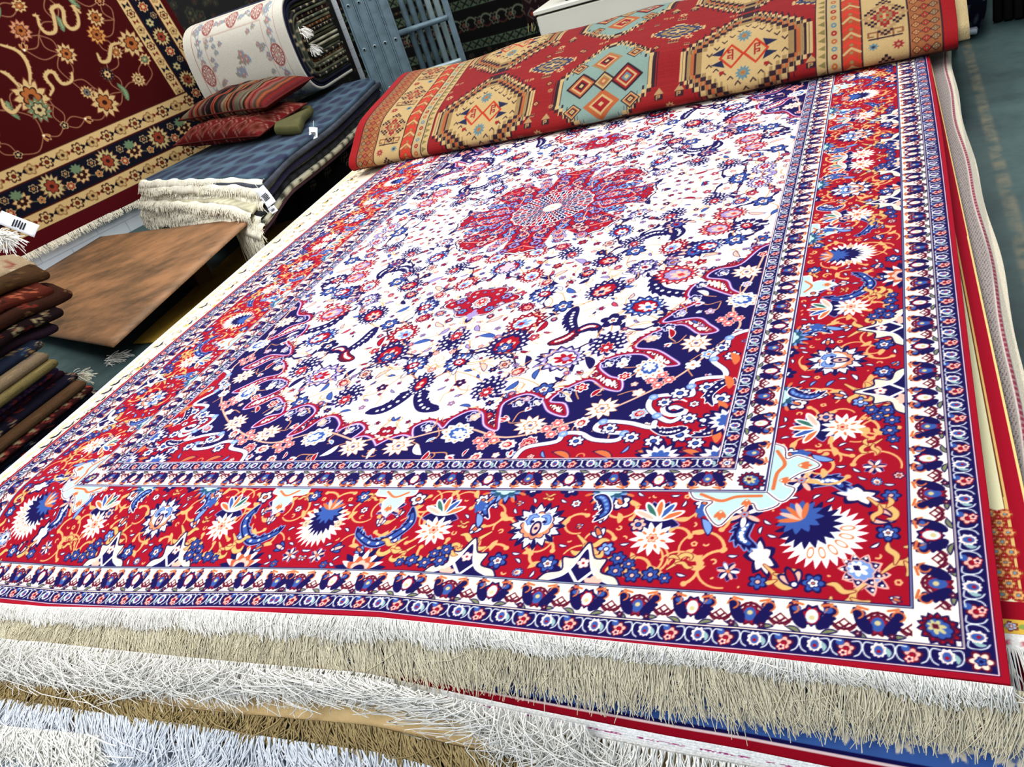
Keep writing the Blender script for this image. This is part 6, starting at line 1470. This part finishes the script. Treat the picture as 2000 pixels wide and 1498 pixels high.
tuft(at(215,705,.012),(.9,.5,.12),90,.07,.0016,MAT['white_yarn'],'tangle of white fringe on the floor between heap and pile',seed=4,spread=.3)
price_tag(36,438,.80,.055,.15,.75,'long white paper tag hanging at the top of the left heap',(.6,-.6,.4))
# ------------------------------------------------------------------ room shell
fm=bpy.data.materials.new('green_painted_floor'); fm.use_nodes=True; n=fm.node_tree.nodes; l=fm.node_tree.links; bs=n['Principled BSDF']; bs.inputs['Roughness'].default_value=.6
tc=n.new('ShaderNodeTexCoord'); n1=n.new('ShaderNodeTexNoise'); n1.inputs['Scale'].default_value=2.2; n1.inputs['Detail'].default_value=8; n1.inputs['Roughness'].default_value=.7
cr1=n.new('ShaderNodeValToRGB'); cr1.color_ramp.elements[0].position=.3; cr1.color_ramp.elements[0].color=(*lin(hx(44,62,66)),1); cr1.color_ramp.elements[1].position=.72; cr1.color_ramp.elements[1].color=(*lin(hx(86,112,108)),1)
l.new(tc.outputs['Object'],n1.inputs['Vector']); l.new(n1.outputs[0],cr1.inputs[0])
sep=n.new('ShaderNodeSeparateXYZ'); l.new(tc.outputs['Object'],sep.inputs[0])
def mth(op,a,b): 
    q=n.new('ShaderNodeMath'); q.operation=op
    for k,v in enumerate((a,b)):
        if v is None: continue
        if isinstance(v,(int,float)): q.inputs[k].default_value=v
        else: l.new(v,q.inputs[k])
    return q.outputs[0]
dx=mth('ABSOLUTE',mth('SUBTRACT',sep.outputs[0],1.572),None); n2=n.new('ShaderNodeTexNoise'); n2.inputs['Scale'].default_value=9; l.new(tc.outputs['Object'],n2.inputs['Vector'])
sm_=n.new('ShaderNodeMapRange'); sm_.interpolation_type='SMOOTHSTEP'; sm_.inputs[1].default_value=.030; sm_.inputs[2].default_value=.010; sm_.inputs[3].default_value=0; sm_.inputs[4].default_value=.8; l.new(dx,sm_.inputs[0])
n2.inputs['Scale'].default_value=14; n2.inputs['Detail'].default_value=6; nr_=n.new('ShaderNodeMapRange'); nr_.inputs[1].default_value=.36; nr_.inputs[2].default_value=.62; l.new(n2.outputs[0],nr_.inputs[0]); st=mth('MULTIPLY',sm_.outputs[0],nr_.outputs[0])
mx=n.new('ShaderNodeMixRGB'); l.new(st,mx.inputs[0]); l.new(cr1.outputs[0],mx.inputs[1]); mx.inputs[2].default_value=(*lin(hx(136,130,108)),1)
# paler worn concrete in front of the pile
fr=mth('LESS_THAN',sep.outputs[1],-.62); mx2=n.new('ShaderNodeMixRGB'); l.new(fr,mx2.inputs[0]); l.new(mx.outputs[0],mx2.inputs[1]); mx2.inputs[2].default_value=(*lin(hx(176,188,200)),1)
l.new(mx2.outputs[0],bs.inputs['Base Color']); bp=n.new('ShaderNodeBump'); bp.inputs['Strength'].default_value=.25; l.new(n1.outputs[0],bp.inputs['Height']); l.new(bp.outputs[0],bs.inputs['Normal'])
def quad(name,P,mat): 
    o=link(name,raw(name,np.array(P,float),np.array([[0,1,2,3]]),None,False),mat); o['kind']='structure'; return o
quad('floor',[(-7,-4,0),(5,-4,0),(5,9,0),(-7,9,0)],fm)
# left wall of painted blocks, dark back wall
wl=raw('wall_left',[(-4.5,0,0),(4.4,0,0),(4.4,0,3.4),(-4.5,0,3.4)],np.array([[0,1,2,3]]),None,False)
wm=MAT['wall_white']; nn=wm.node_tree.nodes; ll=wm.node_tree.links; tcw=nn.new('ShaderNodeTexCoord'); sw=nn.new('ShaderNodeSeparateXYZ'); cw=nn.new('ShaderNodeCombineXYZ'); ll.new(tcw.outputs['Object'],sw.inputs[0]); ll.new(sw.outputs[0],cw.inputs[0]); ll.new(sw.outputs[2],cw.inputs[1])
bt=nn.new('ShaderNodeTexBrick'); bt.inputs['Scale'].default_value=1; bt.inputs['Brick Width'].default_value=.46; bt.inputs['Row Height'].default_value=.09; bt.inputs['Mortar Size'].default_value=.004; bt.inputs['Color1'].default_value=(*lin(hx(212,217,222)),1); bt.inputs['Color2'].default_value=(*lin(hx(206,212,218)),1); bt.inputs['Mortar'].default_value=(*lin(hx(184,190,198)),1); ll.new(cw.outputs[0],bt.inputs['Vector']); ll.new(bt.outputs[0],nn['Principled BSDF'].inputs['Base Color'])
o=link('wall_left',wl,wm); o.location=WP; o.rotation_euler=(0,0,math.atan2(E2[1],E2[0])); o['kind']='structure'
quad('wall_back',[(-3.4,7.0,0),(5,7.0,0),(5,7.0,3.4),(-3.4,7.0,3.4)],MAT['dark_wall'])
# ------------------------------------------------------------------ light
w=bpy.data.worlds.new('shop_light'); SC.world=w; w.use_nodes=True; w.node_tree.nodes['Background'].inputs[0].default_value=(.80,.90,1,1); w.node_tree.nodes['Background'].inputs[1].default_value=.46
def area(name,loc,tgt,sx,sy,e,col=(1,1,1)):
    l=bpy.data.lights.new(name,'AREA'); l.shape='RECTANGLE'; l.size=sx; l.size_y=sy; l.energy=e; l.color=col
    o=bpy.data.objects.new(name,l); COL.objects.link(o); o.location=loc
    o.rotation_euler=(Vector(tgt)-Vector(loc)).to_track_quat('-Z','Y').to_euler(); return o
area('ceiling_or_fill_light',(.2,1.3,3.3),(.2,1.2,0),2.4,3.6,70,(1,.99,.96))
area('ceiling_or_fill_light',(-.6,-2.4,3.0),(-.2,-.4,0),2.5,1.4,72,(1,.98,.96))
area('ceiling_or_fill_light',(-2.4,4.4,3.4),(-3.0,3.5,.3),2.0,2.0,60,(1,.97,.92))
area('ceiling_or_fill_light',(-2.3,1.2,3.3),(-2.4,1.5,0),.8,2.2,48,(1,.97,.92))  # added fill over the left aisle, brightens the mat and floor there
area('ceiling_or_fill_light',(1.6,4.6,3.3),(-1.9,3.0,.3),1.6,1.6,60,(1,.98,.95))  # added fill aimed at the right-facing side of the folded stack
SC.view_settings.view_transform='Standard'; SC.view_settings.look='Medium High Contrast'; SC.view_settings.exposure=0.0; SC.view_settings.gamma=1.0
